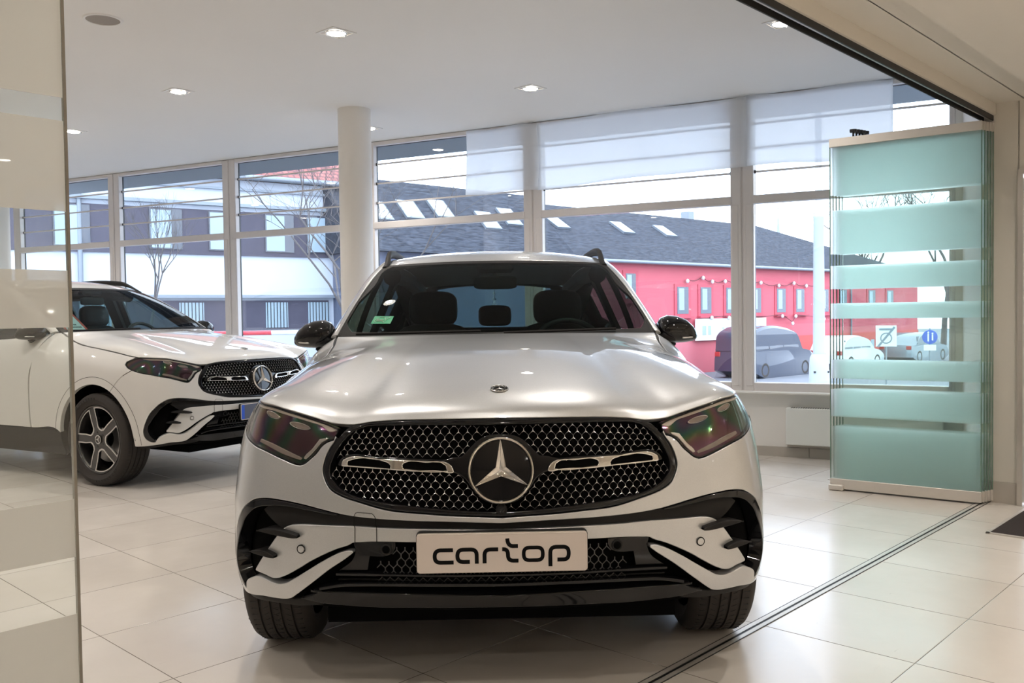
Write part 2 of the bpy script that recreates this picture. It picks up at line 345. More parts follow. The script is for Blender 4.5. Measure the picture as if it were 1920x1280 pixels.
def out_dirs(L):
    """outward unit direction in parameter space at each vertex of a CCW loop"""
    A=np.array(L,float);e=np.roll(A,-1,0)-A;e/=np.maximum(np.linalg.norm(e,axis=1,keepdims=True),1e-12)
    n=np.stack([e[:,1],-e[:,0]],1);v=n+np.roll(n,1,0);l=np.linalg.norm(v,axis=1,keepdims=True);v/=np.maximum(l,1e-6)
    k=np.clip((v*n).sum(1),.5,1)
    return v,1/k
def panel_geo(fn,outline,holes=(),d=0.0,thick=.02,r=.0022,step=.016,rim=True,corner=38.0,sub=.012,gap=0.0,axis_rim=False,sgn=1):
    """skin panel cut out of the surface fn(u,v,d): analytic normals, rounded lip and return edge"""
    loops=[]
    for q,L in enumerate([outline]+list(holes)):
        L=smooth_loop(L,sub,corner)
        if (area2(L)>0)!=(q==0): L=L[::-1]
        v,k=out_dirs(L);L=[(p[0]-v[i][0]*(gap+r)*k[i] if p[0]>1e-4 else p[0],p[1]-v[i][1]*(gap+r)*k[i]) for i,p in enumerate(L)]
        L=[(max(p[0],0.0) if p[0]<2e-3 and outline_touches0(outline) else p[0],p[1]) for p in L]
        loops.append(L)
    co=[];ed=[]
    for L in loops:
        k=len(co);co+=L;ed+=[(k+i,k+(i+1)%len(L)) for i in range(len(L))]
    A=np.array(loops[0]);lo=A.min(0);hi=A.max(0)
    gx=np.arange(lo[0],hi[0],step);gy=np.arange(lo[1],hi[1],step*.87)
    G=np.array([(x+(step/2 if j%2 else 0),y) for j,y in enumerate(gy) for x in gx])
    if len(G):
        k=inpoly_np(G,loops[0])
        for h in loops[1:]: k&=~inpoly_np(G,h)
        G=G[k];B=np.array(co)
        if len(G):
            dm=np.min(((G[:,None,:]-B[None,:,:])**2).sum(-1),1) if len(G)*len(B)<6e6 else np.concatenate([np.min(((g[:,None,:]-B[None])**2).sum(-1),1) for g in np.array_split(G,20)])
            co=co+[tuple(g) for g in G[dm>(step*.45)**2]]
    tri,vv=cdt(co,ed,loops)
    V=np.array(vv);dd=d(V[:,0],V[:,1]) if callable(d) else np.full(len(V),float(d))
    pos=fn(V[:,0],V[:,1],dd);N=sgn*nrm(lambda a,b:fn(a,b,(d(a,b) if callable(d) else 0.0*a+d)),V[:,0],V[:,1])
    vs=[tuple(p) for p in pos];ns=[tuple(n) for n in N];fs=list(tri)
    if rim:
        for L in loops:
            B=np.array(L);v,_=out_dirs(L);db=d(B[:,0],B[:,1]) if callable(d) else np.full(len(B),float(d))
            p0=fn(B[:,0],B[:,1],db);n0=sgn*nrm(lambda a,b:fn(a,b,0.0*a),B[:,0],B[:,1])
            du=(fn(B[:,0]+1e-3,B[:,1],db)-fn(B[:,0]-1e-3,B[:,1],db));dv=(fn(B[:,0],B[:,1]+1e-3,db)-fn(B[:,0],B[:,1]-1e-3,db))
            o=du*v[:,:1]+dv*v[:,1:];o-=n0*(o*n0).sum(1,keepdims=True);o/=np.maximum(np.linalg.norm(o,axis=1,keepdims=True),1e-9)
            rings=[(p0,n0),(p0+o*r*.7-n0*r*.3,n0*.7+o*.7),(p0+o*r-n0*r,o),(p0+o*r-n0*thick,o)]
            k=len(vs);m=len(L)
            for q,(pp,nn) in enumerate(rings): vs+=[tuple(x) for x in pp];ns+=[tuple(x) for x in nn]
            for i in range(m):
                j=(i+1)%m
                if B[i,0]<1e-4 and B[j,0]<1e-4 and outline_touches0(outline): continue
                for q in range(3): fs.append((k+q*m+i,k+(q+1)*m+i,k+(q+1)*m+j,k+q*m+j))
    if sgn<0: fs=[f[::-1] for f in fs]
    return vs,fs,ns
def outline_touches0(L): return any(abs(p[0])<1e-6 for p in L)
def mirror_geo(g):
    vs,fs,ns=g
    return [(-x,y,z) for x,y,z in vs],[f[::-1] for f in fs],[(-x,y,z) for x,y,z in ns]
def grid_geo(fn,us,vs_,d=0.0,sgn=1):
    U,V=np.meshgrid(np.array(us,float),np.array(vs_,float),indexing='ij');p=fn(U.ravel(),V.ravel(),d);n=sgn*nrm(lambda a,b:fn(a,b,d),U.ravel(),V.ravel())
    k=len(vs_);fs=[(i*k+j,(i+1)*k+j,(i+1)*k+j+1,i*k+j+1) for i in range(len(us)-1) for j in range(k-1)]
    if sgn<0: fs=[f[::-1] for f in fs]
    return [tuple(x) for x in p],fs,[tuple(x) for x in n]
# ---------------- procedural materials ----------------
def mat(name,col,rough=.5,metal=0.0,coat=0.0,coat_r=.03,spec=.5,var=.0,vscale=8.0,bump=0.0,bscale=60.0,emit=None,es=0.0,rvar=0.0):
    m=bpy.data.materials.new(name);m.use_nodes=True;nt=m.node_tree;N=nt.nodes;L=nt.links;b=N['Principled BSDF']
    b.inputs['Base Color'].default_value=(*col,1);b.inputs['Roughness'].default_value=rough;b.inputs['Metallic'].default_value=metal
    b.inputs['Coat Weight'].default_value=coat;b.inputs['Coat Roughness'].default_value=coat_r;b.inputs['Specular IOR Level'].default_value=spec
    tc=N.new('ShaderNodeTexCoord')
    if var>0:
        ns=N.new('ShaderNodeTexNoise');ns.inputs['Scale'].default_value=vscale;ns.inputs['Detail'].default_value=5
        mx=N.new('ShaderNodeMix');mx.data_type='RGBA';mx.inputs['A'].default_value=(*[c*(1-var) for c in col],1);mx.inputs['B'].default_value=(*[min(1,c*(1+var)) for c in col],1)
        L.new(tc.outputs['Object'],ns.inputs['Vector']);L.new(ns.outputs['Fac'],mx.inputs['Factor']);L.new(mx.outputs['Result'],b.inputs['Base Color'])
        if rvar>0:
            mr=N.new('ShaderNodeMapRange');mr.inputs['To Min'].default_value=max(.02,rough-rvar);mr.inputs['To Max'].default_value=rough+rvar
            L.new(ns.outputs['Fac'],mr.inputs['Value']);L.new(mr.outputs['Result'],b.inputs['Roughness'])
    if bump>0:
        n2=N.new('ShaderNodeTexNoise');n2.inputs['Scale'].default_value=bscale;n2.inputs['Detail'].default_value=3
        bp=N.new('ShaderNodeBump');bp.inputs['Strength'].default_value=bump;bp.inputs['Distance'].default_value=.01
        L.new(tc.outputs['Object'],n2.inputs['Vector']);L.new(n2.outputs['Fac'],bp.inputs['Height']);L.new(bp.outputs['Normal'],b.inputs['Normal'])
    if emit: b.inputs['Emission Color'].default_value=(*emit,1);b.inputs['Emission Strength'].default_value=es
    return m
def glass(name,tint=(.95,.97,.96),f0=.04,rough=0.0,gain=1.0):
    """thin pane: tinted transmission plus a Schlick mirror reflection"""
    m=bpy.data.materials.new(name);m.use_nodes=True;nt=m.node_tree;N=nt.nodes;L=nt.links;N.remove(N['Principled BSDF'])
    tr=N.new('ShaderNodeBsdfTransparent');tr.inputs['Color'].default_value=(*tint,1)
    gl=N.new('ShaderNodeBsdfGlossy');gl.inputs['Roughness'].default_value=rough;gl.inputs['Color'].default_value=(1,1,1,1)
    lw=N.new('ShaderNodeLayerWeight');lw.inputs['Blend'].default_value=.5
    pw=N.new('ShaderNodeMath');pw.operation='POWER';pw.inputs[1].default_value=5
    ma=N.new('ShaderNodeMath');ma.operation='MULTIPLY_ADD';ma.inputs[1].default_value=(1-f0)*gain;ma.inputs[2].default_value=f0*gain;ma.use_clamp=True
    mx=N.new('ShaderNodeMixShader')
    L.new(lw.outputs['Facing'],pw.inputs[0]);L.new(pw.outputs[0],ma.inputs[0]);L.new(ma.outputs[0],mx.inputs['Fac']);L.new(tr.outputs[0],mx.inputs[1]);L.new(gl.outputs[0],mx.inputs[2])
    L.new(mx.outputs[0],N['Material Output'].inputs['Surface'])
    return m
def film(name,col,trans=.3,translu=.5,tint=(1,1,1),refr=0.0,rr=.3):
    """scattering sheet: diffuse + translucent + partly see-through (+ blurred see-through)"""
    m=bpy.data.materials.new(name);m.use_nodes=True;nt=m.node_tree;N=nt.nodes;L=nt.links;N.remove(N['Principled BSDF'])
    df=N.new('ShaderNodeBsdfDiffuse');df.inputs['Color'].default_value=(*col,1);tl=N.new('ShaderNodeBsdfTranslucent');tl.inputs['Color'].default_value=(*col,1)
    tr=N.new('ShaderNodeBsdfTransparent');tr.inputs['Color'].default_value=(*tint,1)
    ns=N.new('ShaderNodeTexNoise');ns.inputs['Scale'].default_value=3.0;tc=N.new('ShaderNodeTexCoord');L.new(tc.outputs['Object'],ns.inputs['Vector'])
    mr=N.new('ShaderNodeMapRange');mr.inputs['To Min'].default_value=max(0,trans-.03);mr.inputs['To Max'].default_value=trans+.03;L.new(ns.outputs['Fac'],mr.inputs['Value'])
    m1=N.new('ShaderNodeMixShader');m1.inputs['Fac'].default_value=translu;L.new(df.outputs[0],m1.inputs[1]);L.new(tl.outputs[0],m1.inputs[2]);last=m1
    if refr>0:
        rf=N.new('ShaderNodeBsdfRefraction');rf.inputs['IOR'].default_value=1.30;rf.inputs['Roughness'].default_value=rr;rf.inputs['Color'].default_value=(*tint,1)
        m3=N.new('ShaderNodeMixShader');m3.inputs['Fac'].default_value=refr;L.new(m1.outputs[0],m3.inputs[1]);L.new(rf.outputs[0],m3.inputs[2]);last=m3
    m2=N.new('ShaderNodeMixShader');L.new(mr.outputs['Result'],m2.inputs['Fac']);L.new(last.outputs[0],m2.inputs[1]);L.new(tr.outputs[0],m2.inputs[2])
    L.new(m2.outputs[0],N['Material Output'].inputs['Surface'])
    return m
def emis(name,col,s):
    m=bpy.data.materials.new(name);m.use_nodes=True;nt=m.node_tree;N=nt.nodes;N.remove(N['Principled BSDF'])
    e=N.new('ShaderNodeEmission');e.inputs['Color'].default_value=(*col,1);e.inputs['Strength'].default_value=s
    nt.links.new(e.outputs[0],N['Material Output'].inputs['Surface']);return m
def paint(name,col,metal,rough,flake=0.0):
    m=mat(name,col,rough,metal,coat=1.0,coat_r=.015);nt=m.node_tree;N=nt.nodes;L=nt.links;b=N['Principled BSDF']
    if flake>0:
        tc=N.new('ShaderNodeTexCoord');vo=N.new('ShaderNodeTexVoronoi');vo.inputs['Scale'].default_value=900
        mr=N.new('ShaderNodeMapRange');mr.inputs['To Min'].default_value=1-flake;mr.inputs['To Max'].default_value=1+flake
        mx=N.new('ShaderNodeMix');mx.data_type='RGBA';mx.blend_type='MULTIPLY';mx.inputs['Factor'].default_value=1.0;mx.inputs['A'].default_value=(*col,1)
        sp=N.new('ShaderNodeSeparateColor');L.new(tc.outputs['Object'],vo.inputs['Vector']);L.new(vo.outputs['Color'],sp.inputs[0]);L.new(sp.outputs[0],mr.inputs['Value']);L.new(mr.outputs['Result'],mx.inputs['B']);L.new(mx.outputs['Result'],b.inputs['Base Color'])
    return m
def tile_floor(name):
    m=mat(name,(.70,.655,.60),.16,spec=.42);nt=m.node_tree;N=nt.nodes;L=nt.links;b=N['Principled BSDF']
    tc=N.new('ShaderNodeTexCoord');sp=N.new('ShaderNodeSeparateXYZ');L.new(tc.outputs['Object'],sp.inputs[0])
    def M(op,a,bv=None,c=None):
        q=N.new('ShaderNodeMath');q.operation=op
        for i,x in enumerate((a,bv,c)):
            if x is None: continue
            if isinstance(x,(int,float)): q.inputs[i].default_value=x
            else: L.new(x,q.inputs[i])
        return q.outputs[0]
    def cell(sock,o,p):
        t=M('DIVIDE',M('SUBTRACT',sock,o),p);fr=M('FRACT',t);return M('FLOOR',t),M('MULTIPLY',M('MINIMUM',fr,M('SUBTRACT',1.0,fr)),p)
    ia,da=cell(sp.outputs[0],1.41,.606);ib,db=cell(sp.outputs[1],2.35,.622)
    dist=M('MINIMUM',da,db);line=M('LESS_THAN',dist,.0016)
    cx=N.new('ShaderNodeCombineXYZ');L.new(ia,cx.inputs[0]);L.new(ib,cx.inputs[1]);wn=N.new('ShaderNodeTexWhiteNoise');L.new(cx.outputs[0],wn.inputs[0])
    ns=N.new('ShaderNodeTexNoise');ns.inputs['Scale'].default_value=2.6;ns.inputs['Detail'].default_value=8;ns.inputs['Roughness'].default_value=.62;L.new(tc.outputs['Object'],ns.inputs['Vector'])
    f=M('ADD',M('MULTIPLY',wn.outputs['Value'],.35),M('MULTIPLY',ns.outputs['Fac'],.65))
    cr=N.new('ShaderNodeValToRGB');cr.color_ramp.elements[0].position=.2;cr.color_ramp.elements[0].color=(.60,.548,.487,1);cr.color_ramp.elements[1].position=.8;cr.color_ramp.elements[1].color=(.69,.645,.59,1);L.new(f,cr.inputs[0])
    # scuffs: short dark rubber marks
    mp=N.new('ShaderNodeMapping');mp.inputs['Scale'].default_value=(3,14,1);mp.inputs['Rotation'].default_value=(0,0,.7);L.new(tc.outputs['Object'],mp.inputs[0])
    n3=N.new('ShaderNodeTexNoise');n3.inputs['Scale'].default_value=3.5;n3.inputs['Detail'].default_value=6;L.new(mp.outputs[0],n3.inputs['Vector'])
    sc=N.new('ShaderNodeMapRange');sc.inputs['From Min'].default_value=.70;sc.inputs['From Max'].default_value=.80;sc.inputs['To Max'].default_value=.35;L.new(n3.outputs['Fac'],sc.inputs['Value'])
    m0=N.new('ShaderNodeMix');m0.data_type='RGBA';m0.inputs['B'].default_value=(.30,.27,.24,1);L.new(sc.outputs[0],m0.inputs['Factor']);L.new(cr.outputs[0],m0.inputs['A'])
    mx=N.new('ShaderNodeMix');mx.data_type='RGBA';mx.inputs['B'].default_value=(.16,.13,.10,1);L.new(line,mx.inputs['Factor']);L.new(m0.outputs['Result'],mx.inputs['A']);L.new(mx.outputs['Result'],b.inputs['Base Color'])
    rr=N.new('ShaderNodeMapRange');rr.inputs['To Min'].default_value=.10;rr.inputs['To Max'].default_value=.30;L.new(ns.outputs['Fac'],rr.inputs['Value']);L.new(rr.outputs[0],b.inputs['Roughness'])
    bp=N.new('ShaderNodeBump');bp.inputs['Strength'].default_value=.35;bp.inputs['Distance'].default_value=.002;L.new(M('MINIMUM',M('MULTIPLY',dist,300.0),1.0),bp.inputs['Height']);L.new(bp.outputs['Normal'],b.inputs['Normal'])
    return m
M_={}
M_['floor']=tile_floor('stone_tile')
M_['ceil']=mat('white_ceiling',(.83,.82,.80),.85,var=.02,vscale=1.2,bump=.05)
M_['wall']=mat('white_plaster',(.83,.805,.765),.8,var=.02,vscale=2,bump=.06)
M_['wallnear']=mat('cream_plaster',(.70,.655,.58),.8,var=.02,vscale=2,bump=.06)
M_['skirt']=mat('skirting_tile',(.46,.42,.37),.35,var=.05)
M_['pvc']=mat('window_pvc',(.72,.68,.66),.35,var=.02)
M_['pane']=glass('window_pane',(.93,.955,.975),.05)
M_['gpane']=glass('sliding_glass',(.966,.986,.975),.03)
M_['gedge']=mat('glass_edge',(.16,.26,.20),.15,var=.1)
M_['gedge2']=mat('clear_glass_edge',(.17,.15,.12),.2,var=.2,vscale=25)
M_['frost']=film('frosted_band',(.90,.98,.94),.01,.66,(.982,.998,.990),.95,.62)
M_['frostgrey']=film('frosted_band_clear',(.72,.71,.68),.28,.50,(.97,.97,.96))
M_['sheet']=film('white_film',(.95,.96,.97),.24,.66)
M_['alu']=mat('brushed_aluminium',(.62,.58,.53),.32,.85,var=.04,vscale=30)
M_['alupale']=mat('anodised_rail',(.66,.62,.57),.4,.35,var=.03,vscale=30)
M_['steel']=mat('steel_strip',(.60,.57,.53),.42,.35,var=.05,vscale=20)
M_['black']=mat('black_plastic',(.012,.012,.012),.45,var=.2)
M_['slot']=mat('track_slot',(.02,.02,.02),.6,var=.2)
M_['white']=mat('white_enamel',(.78,.77,.74),.35,var=.02)
M_['rad']=mat('radiator_white',(.76,.77,.73),.4,var=.015)
M_['grillm']=mat('speaker_cloth',(.33,.30,.27),.8,var=.15,vscale=400)
M_['lamp']=emis('lamp_lens',(1.0,.93,.82),26.0)
M_['mat']=mat('coir_mat',(.030,.020,.018),.9,var=.45,vscale=90,bump=.6,bscale=300)
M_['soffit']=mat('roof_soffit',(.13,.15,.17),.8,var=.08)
# car
M_['silver']=paint('silver_paint',(.55,.558,.566),.84,.40,.05)
M_['whitep']=paint('white_paint',(.66,.645,.615),.0,.42)
M_['gloss']=mat('gloss_black',(.006,.006,.007),.06,spec=.42,var=.2)
M_['matte']=mat('grained_black',(.013,.012,.0115),.6,spec=.25,var=.2,vscale=60,bump=.12,bscale=900)
M_['deep']=mat('cavity_black',(.003,.003,.003),.9,spec=.04,var=.2)
M_['chrome']=mat('chrome',(.82,.80,.77),.07,1.0,var=.01)
M_['satin']=mat('satin_chrome',(.66,.65,.63),.28,1.0,var=.03)
M_['lattice']=mat('lattice_grey',(.09,.09,.088),.4,.5,var=.1)
M_['rubber']=mat('tyre_rubber',(.030,.025,.022),.75,var=.15,vscale=40,bump=.1,bscale=300)
M_['rim']=mat('rim_black',(.035,.032,.030),.3,.3,coat=.6,var=.1)
M_['screen']=glass('windscreen',(.20,.28,.25),.022,gain=.30)
M_['screen2']=glass('clear_windscreen',(.48,.62,.62),.03,gain=.4)
M_['sideg']=glass('tinted_side_glass',(.52,.62,.61),.05)
M_['rearg']=glass('rear_glass',(.70,.82,.84),.05)
M_['cover']=glass('lamp_cover',(.88,.86,.84),.04,gain=.7)
M_['housing']=mat('lamp_housing',(.055,.040,.036),.22,.3,coat=1.0,var=.5,vscale=18)
M_['drl']=mat('light_guide',(.62,.57,.52),.22,var=.05,coat=.8)
M_['lens']=mat('projector_lens',(.26,.22,.20),.08,coat=1.0,var=.2,vscale=40)
def irid():
    m=mat('iridescent_reflector',(.010,.008,.008),.10,.0,spec=.5);N=m.node_tree.nodes;L=m.node_tree.links;b=N['Principled BSDF']
    ns=N.new('ShaderNodeTexNoise');ns.inputs['Scale'].default_value=4.5;ns.inputs['Detail'].default_value=1;tc=N.new('ShaderNodeTexCoord');L.new(tc.outputs['Object'],ns.inputs['Vector'])
    mr=N.new('ShaderNodeMapRange');mr.inputs['From Min'].default_value=.3;mr.inputs['From Max'].default_value=.7;mr.inputs['To Min'].default_value=250;mr.inputs['To Max'].default_value=620;L.new(ns.outputs['Fac'],mr.inputs['Value'])
    if 'Thin Film Thickness' in b.inputs:
        L.new(mr.outputs['Result'],b.inputs['Thin Film Thickness']);b.inputs['Thin Film IOR'].default_value=1.75
    return m
M_['irid']=irid()
M_['trim']=mat('cabin_trim',(.006,.007,.007),.7,var=.3,vscale=20)
M_['leather']=mat('seat_leather',(.007,.008,.008),.5,var=.2,vscale=30)
M_['plate']=mat('plate_metal',(.62,.55,.50),.42,.15,var=.03,vscale=6)
M_['plategrey']=mat('blank_plate',(.095,.105,.15),.4,var=.05)
M_['eublue']=mat('plate_blue',(.02,.09,.55),.4,var=.05)
M_['ink']=mat('letter_black',(.004,.004,.004),.7,spec=.1,var=.1)
M_['green']=mat('sticker_green',(.0,.30,.12),.5,var=.03)
M_['pale']=mat('sticker_line',(.45,.62,.50),.5,var=.03)
M_['tail']=mat('tail_red',(.35,.01,.01),.15,coat=1.0,var=.1)
M_['disc']=mat('brake_disc',(.30,.29,.28),.35,.9,var=.05)
M_['red']=mat('sign_red',(.72,.07,.04),.5,var=.03)
M_['paper']=mat('sign_paper',(.80,.84,.80),.7,var=.02)
# ---------------- the room ----------------
CZ=3.11; NZ=2.55; BT_=1.707                          # showroom ceiling, near-room ceiling, partition line (b)
def AB(p): return (p[0]*.686+p[1]*.728, -p[0]*.728+p[1]*.686)
cornA=W(-11.7,.12); cornB=W(.10,.12); cornL=Vector((-12.3,1.6,0))
foot_show=[AB(cornA),AB(cornL),(-6.0,BT_),(6.42,BT_),AB(cornB)]
foot_all=[AB(cornA),AB(cornL),(-6.0,BT_),(-6.0,-6.0),(6.42,-6.0),(6.42,BT_),AB(cornB)]
m=MB();m.prism(foot_all,-.12,0.0);m.build('floor',M_['floor'],kind='structure',rz=TROT)
m=MB();m.prism(foot_show,CZ,CZ+.12);m.build('ceiling',M_['ceil'],kind='structure',rz=TROT)
m=MB();m.box((.21,(-6.0+1.49)/2,NZ+.09),(12.42,7.49,.18));m.box((.21,1.58,NZ+.09),(12.42,.19,.18));m.box((.21,-2.35,NZ-.04),(12.42,7.3,.08))
m.build('ceiling_near',M_['wallnear'],kind='structure',rz=TROT)
m=MB();m.box((.14,1.70,2.83),(12.28,.064,.70));m.box((.14,1.685,2.515),(12.28,.06,.075));m.build('ceiling_beam',M_['wallnear'],kind='structure',rz=TROT)
def wall(name,p,q,z0,z1,th,mt):
    p=Vector((p[0],p[1],0));q=Vector((q[0],q[1],0));d=(q-p);L=d.length;m=MB();m.box((L/2,th/2,(z0+z1)/2),(L,abs(th),z1-z0));
    return m.build(name,mt,kind='structure',loc=p,rz=math.atan2(d.y,d.x))
pA=W(-11.7,0);pB=W(.0,0)
wall('wall_back',W(-11.7,0),W(.12,0),0,.548,.14,M_['wall'])
wall('wall_back_end',W(-.085,0),W(.12,0),.548,CZ,.14,M_['wall'])
wall('wall_left',cornL,pA,0,CZ,.12,M_['wall'])
pier0=T(6.285,1.735);
wall('wall_right',W(.0,0),pier0,0,CZ,.14,M_['wall'])
wall('wall_front',T(-6.0,BT_),cornL,0,CZ,-.12,M_['wall'])
m=MB();m.box((6.355,1.63,NZ/2),(.14,.22,NZ));m.box((6.355,.95,2.33),(.14,1.16,.46));m.box((6.355,-2.85,NZ/2),(.14,6.3,NZ));m.build('wall_near_right',M_['wallnear'],kind='structure',rz=TROT)
m=MB();m.box((.2,-6.06,NZ/2),(12.6,.12,NZ));m.build('wall_near_back',M_['wallnear'],kind='structure',rz=TROT)
m=MB();m.box((-6.06,-2.15,NZ/2),(.12,7.7,NZ));m.build('wall_near_left',M_['wallnear'],kind='structure',rz=TROT)
dr=empty('door_1',kind='structure',rz=TROT)
m=MB();m.box((6.27,1.505,1.05),(.06,.03,2.10));m.box((6.27,.395,1.05),(.06,.03,2.10));m.box((6.27,.95,2.10),(.06,1.14,.03));m.build('door_frame',M_['alu'],dr)
m=MB();m.box((6.33,.95,1.04),(.045,1.07,2.06),None,0,.004);m.build('door_leaf',M_['white'],dr)
m=MB();m.tube([(6.30,.55,1.0),(6.26,.55,1.0),(6.26,.67,1.0)],.011,10);m.build('door_handle',M_['steel'],dr,60)
# skirting
m=MB();L=11.6
for i in range(20): m.box(W(-11.6+.58*i+.29,-.008,.042),(.577,.016,.084),Matrix.Rotation(math.atan2(WD.y,WD.x),3,'Z'))
m.build('baseboard_back',M_['skirt'],kind='structure')
m=MB();m.box((6.277,1.63,.068),(.016,.215,.136));m.build('baseboard_right',M_['skirt'],kind='structure',rz=TROT)
# partition track in the floor and under the beam
m=MB()
for b,w,mi in((1.737,.003,1),(1.7215,.026,0),(1.707,.012,1),(1.6925,.020,0),(1.680,.003,1)): m.box((.15,b,.0012),(12.3,w,.0024),None,mi)
m.build('trim_1',[M_['steel'],M_['slot']],kind='structure',rz=TROT)
m=MB();m.box((.14,1.70,2.480),(12.28,.050,.012),None,0)
for b in(1.672,1.728): m.box((.14,b,2.466),(12.28,.007,.040),None,0)
m.box((.14,1.700,2.470),(12.28,.012,.018),None,1)
m.build('trim_2',[M_['slot'],M_['alu']],kind='structure',rz=TROT)
# window wall: six tall windows, each with frame, transom, two panes and three outside louvre bars
WR=math.atan2(WD.y,WD.x)
edges=[-11.62,-9.622,-7.668,-5.70,-3.73,-1.715,-.045]
for k in range(6):
    a,b=edges[k],edges[k+1];o=empty('window_%d'%(k+1),W(a,0,0),WR,kind='structure');w=b-a
    fl=.10;fr=.10 if k<5 else .05;fl=.14 if k==0 else fl
    m=MB()
    def fb(x0,x1,z0,z1,y=.03,d=.075,bev=.006): m.box(((x0+x1)/2,y,(z0+z1)/2),(x1-x0,d,z1-z0),None,0,bev)
    fb(.006,fl,.548,CZ-.003);fb(w-fr,w-.006,.548,CZ-.003);fb(fl,w-fr,3.066,CZ-.003);fb(fl-.012,w-fr+.012,2.183,2.256,.022,.075);fb(fl,w-fr,.548,.632)
    fb(.030,fl-.010,.60,2.183,.012,.05);fb(w-fr+.010,w-.030,.60,2.183,.012,.05)
    fb(-.012,.006,.548,CZ-.003,.035,.06,.002)
    m.build('frame',M_['pvc'],o,30)
    m=MB();
    for x in(fl-.001,w-fr+.001): m.box((x,.062,1.84),(.004,.02,2.44))
    m.box((w/2,.062,3.064),(w-fl-fr,.02,.004));m.box((w/2,.062,2.258),(w-fl-fr,.02,.004));m.build('gasket',M_['black'],o)
    for z0,z1 in((2.256,3.066),(.632,2.183)):
        m=MB();m.box((w/2+(fl-fr)/2,.062,(z0+z1)/2),(w-fl-fr,.010,z1-z0));m.build('pane',M_['pane'],o)
    m=MB()
    for z in(2.463,2.670,2.876):
        m.box((w/2+(fl-fr)/2,.046,z),(w-fl-fr,.018,.017),None,0,.003)
        for x in(fl+.006,w-fr-.006): m.box((x,.046,z),(.012,.022,.028),None,1)
    m.build('window_bar',[M_['pvc'],M_['black']],o)
m=MB();m.box((0,0,0),(11.6,.105,.018),None,0,.004);m.build('window_sill',M_['wall'],kind='structure',loc=W(-5.82,-.035,.552),rz=WR)
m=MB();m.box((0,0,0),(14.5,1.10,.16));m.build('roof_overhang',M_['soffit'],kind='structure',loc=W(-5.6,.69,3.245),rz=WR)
# round column
m=MB();m.lathe([(.147,0),(.147,CZ)],64,None,0);m.build('column',M_['wall'],kind='structure',smooth=60,loc=(-1.391,8.06,0))
# ---------------- the cars: one builder, called once per car ----------------
hoodS=lift(hood0);windS=lift(wind0);roofS=lift(roof0);pillS=lift(pill0,-1);sideS=lift(side0,1,True);rearS=lift(rear0,-1)
OL_={k:[(0.0 if abs(a)<.0045 else a,b) for a,b in v] for k,v in OUTL.items()}
def zt(s): return float(ztop(s))
LAMP=[(.532,.8985)]+[(s,zt(s)-.005) for s in (.58,.64,.72,.80,.88,.96,1.04,1.11)]+[(1.165,.957),(1.205,.941),(1.205,.922),(1.17,.900),(1.12,.880),(1.06,.864),(1.005,.854),(.95,.846),(.875,.832),(.803,.8195),(.722,.7965),(.681,.784),(.6582,.7805),(.6398,.787),(.6246,.7998),(.6048,.817),(.5858,.841),(.5677,.8535),(.5438,.8610),(.5326,.8795)]
FRAME_OUT=[(.5103,.6352),(.556,.6435),(.615,.6552),(.6628,.6635),(.712,.6695),(.7508,.6725),(.7923,.671),(.8222,.665),(.8536,.650),(.8822,.6314),(.9057,.610),(.945,.569),(.972,.522),(.990,.478),(1.0,.43),(.995,.40),(.985,.382),(.96,.364),(.935,.357),(.918,.358)]
FRAME_IN=[(.915,.370),(.93,.386),(.945,.402),(.955,.42),(.962,.44),(.964,.46),(.961,.475),(.945,.498),(.917,.54),(.891,.571),(.875,.593),(.849,.615),(.824,.633),(.7925,.645),(.76,.649),(.72,.6516),(.685,.650),(.637,.644),(.59,.638),(.544,.631),(.512,.629)]
def arch(yc,r,a0,a1,n=24):      # wheel-arch arc on the flank: (s,z), angle from the front (0) over the top to the rear (180)
    return [(float(S_(yc-r*cos(radians(a0+(a1-a0)*i/n)))),.352+r*sin(radians(a0+(a1-a0)*i/n))) for i in range(n+1)]
AX1,AX2,RA=.80,3.688,.417
GOUT=OL_['grille_out'];GIN=OL_['grille_in']
GO=[(0.0,GOUT[0][1]+.001)]+GOUT[1:-1]+[(0.0,GOUT[-1][1])]
GI=[(0.0,GIN[0][1])]+GIN[1:-1]+[(0.0,GIN[-1][1])]
def closed0(L,z0=None):
    L=list(L);L[0]=(0.0,L[0][1]) if L[0][0]<.03 else L[0];L[-1]=(0.0,L[-1][1]) if L[-1][0]<.03 else L[-1];return L
WING=closed0(OL_['wing']);CARR=closed0(OL_['carrier']);
LIPT=OL_['lip_top'];LIPL=OL_['lip_low'];BT=OL_['band_top']
# bumper skin: under the grille and lamp, round the corner to the arch, bottom edge, flick, vent frame, black band
a1=arch(AX1,RA,62,-4,14)
SKIN=[(0.0,GO[-1][1]-.003)]+[(p[0],p[1]-.002) for p in GO[-2:12:-1]]+[(p[0]+.003,p[1]) for p in GO[12:7:-1]]
SKIN+=[p for p in LAMP[-1:13:-1]]+[(1.12,.880),(1.19,.842)]+a1[:]+[(float(S_(AX1-RA))-.004,.322)]
SKIN+=[(1.03,.323),(.95,.330),(.88,.338)]+[(.8075,.3475)]+OL_['flick_low'][7::-1]+OL_['flick_top'][:14]
SKIN+=[(.9185,.3575)]+FRAME_OUT[-2::-1]+BT[1:-1]+[(0.0,BT[-1][1])]
FEND=[(1.12,.880),(1.17,.900),(1.205,.922),(1.205,.941),(1.165,.957),(1.13,zt(1.13)-.002)]+[(float(S_(y)),zt(S_(y))-.002) for y in (.5,.6,.75,.9,1.05,1.2,1.3,1.38,1.44,1.50)]
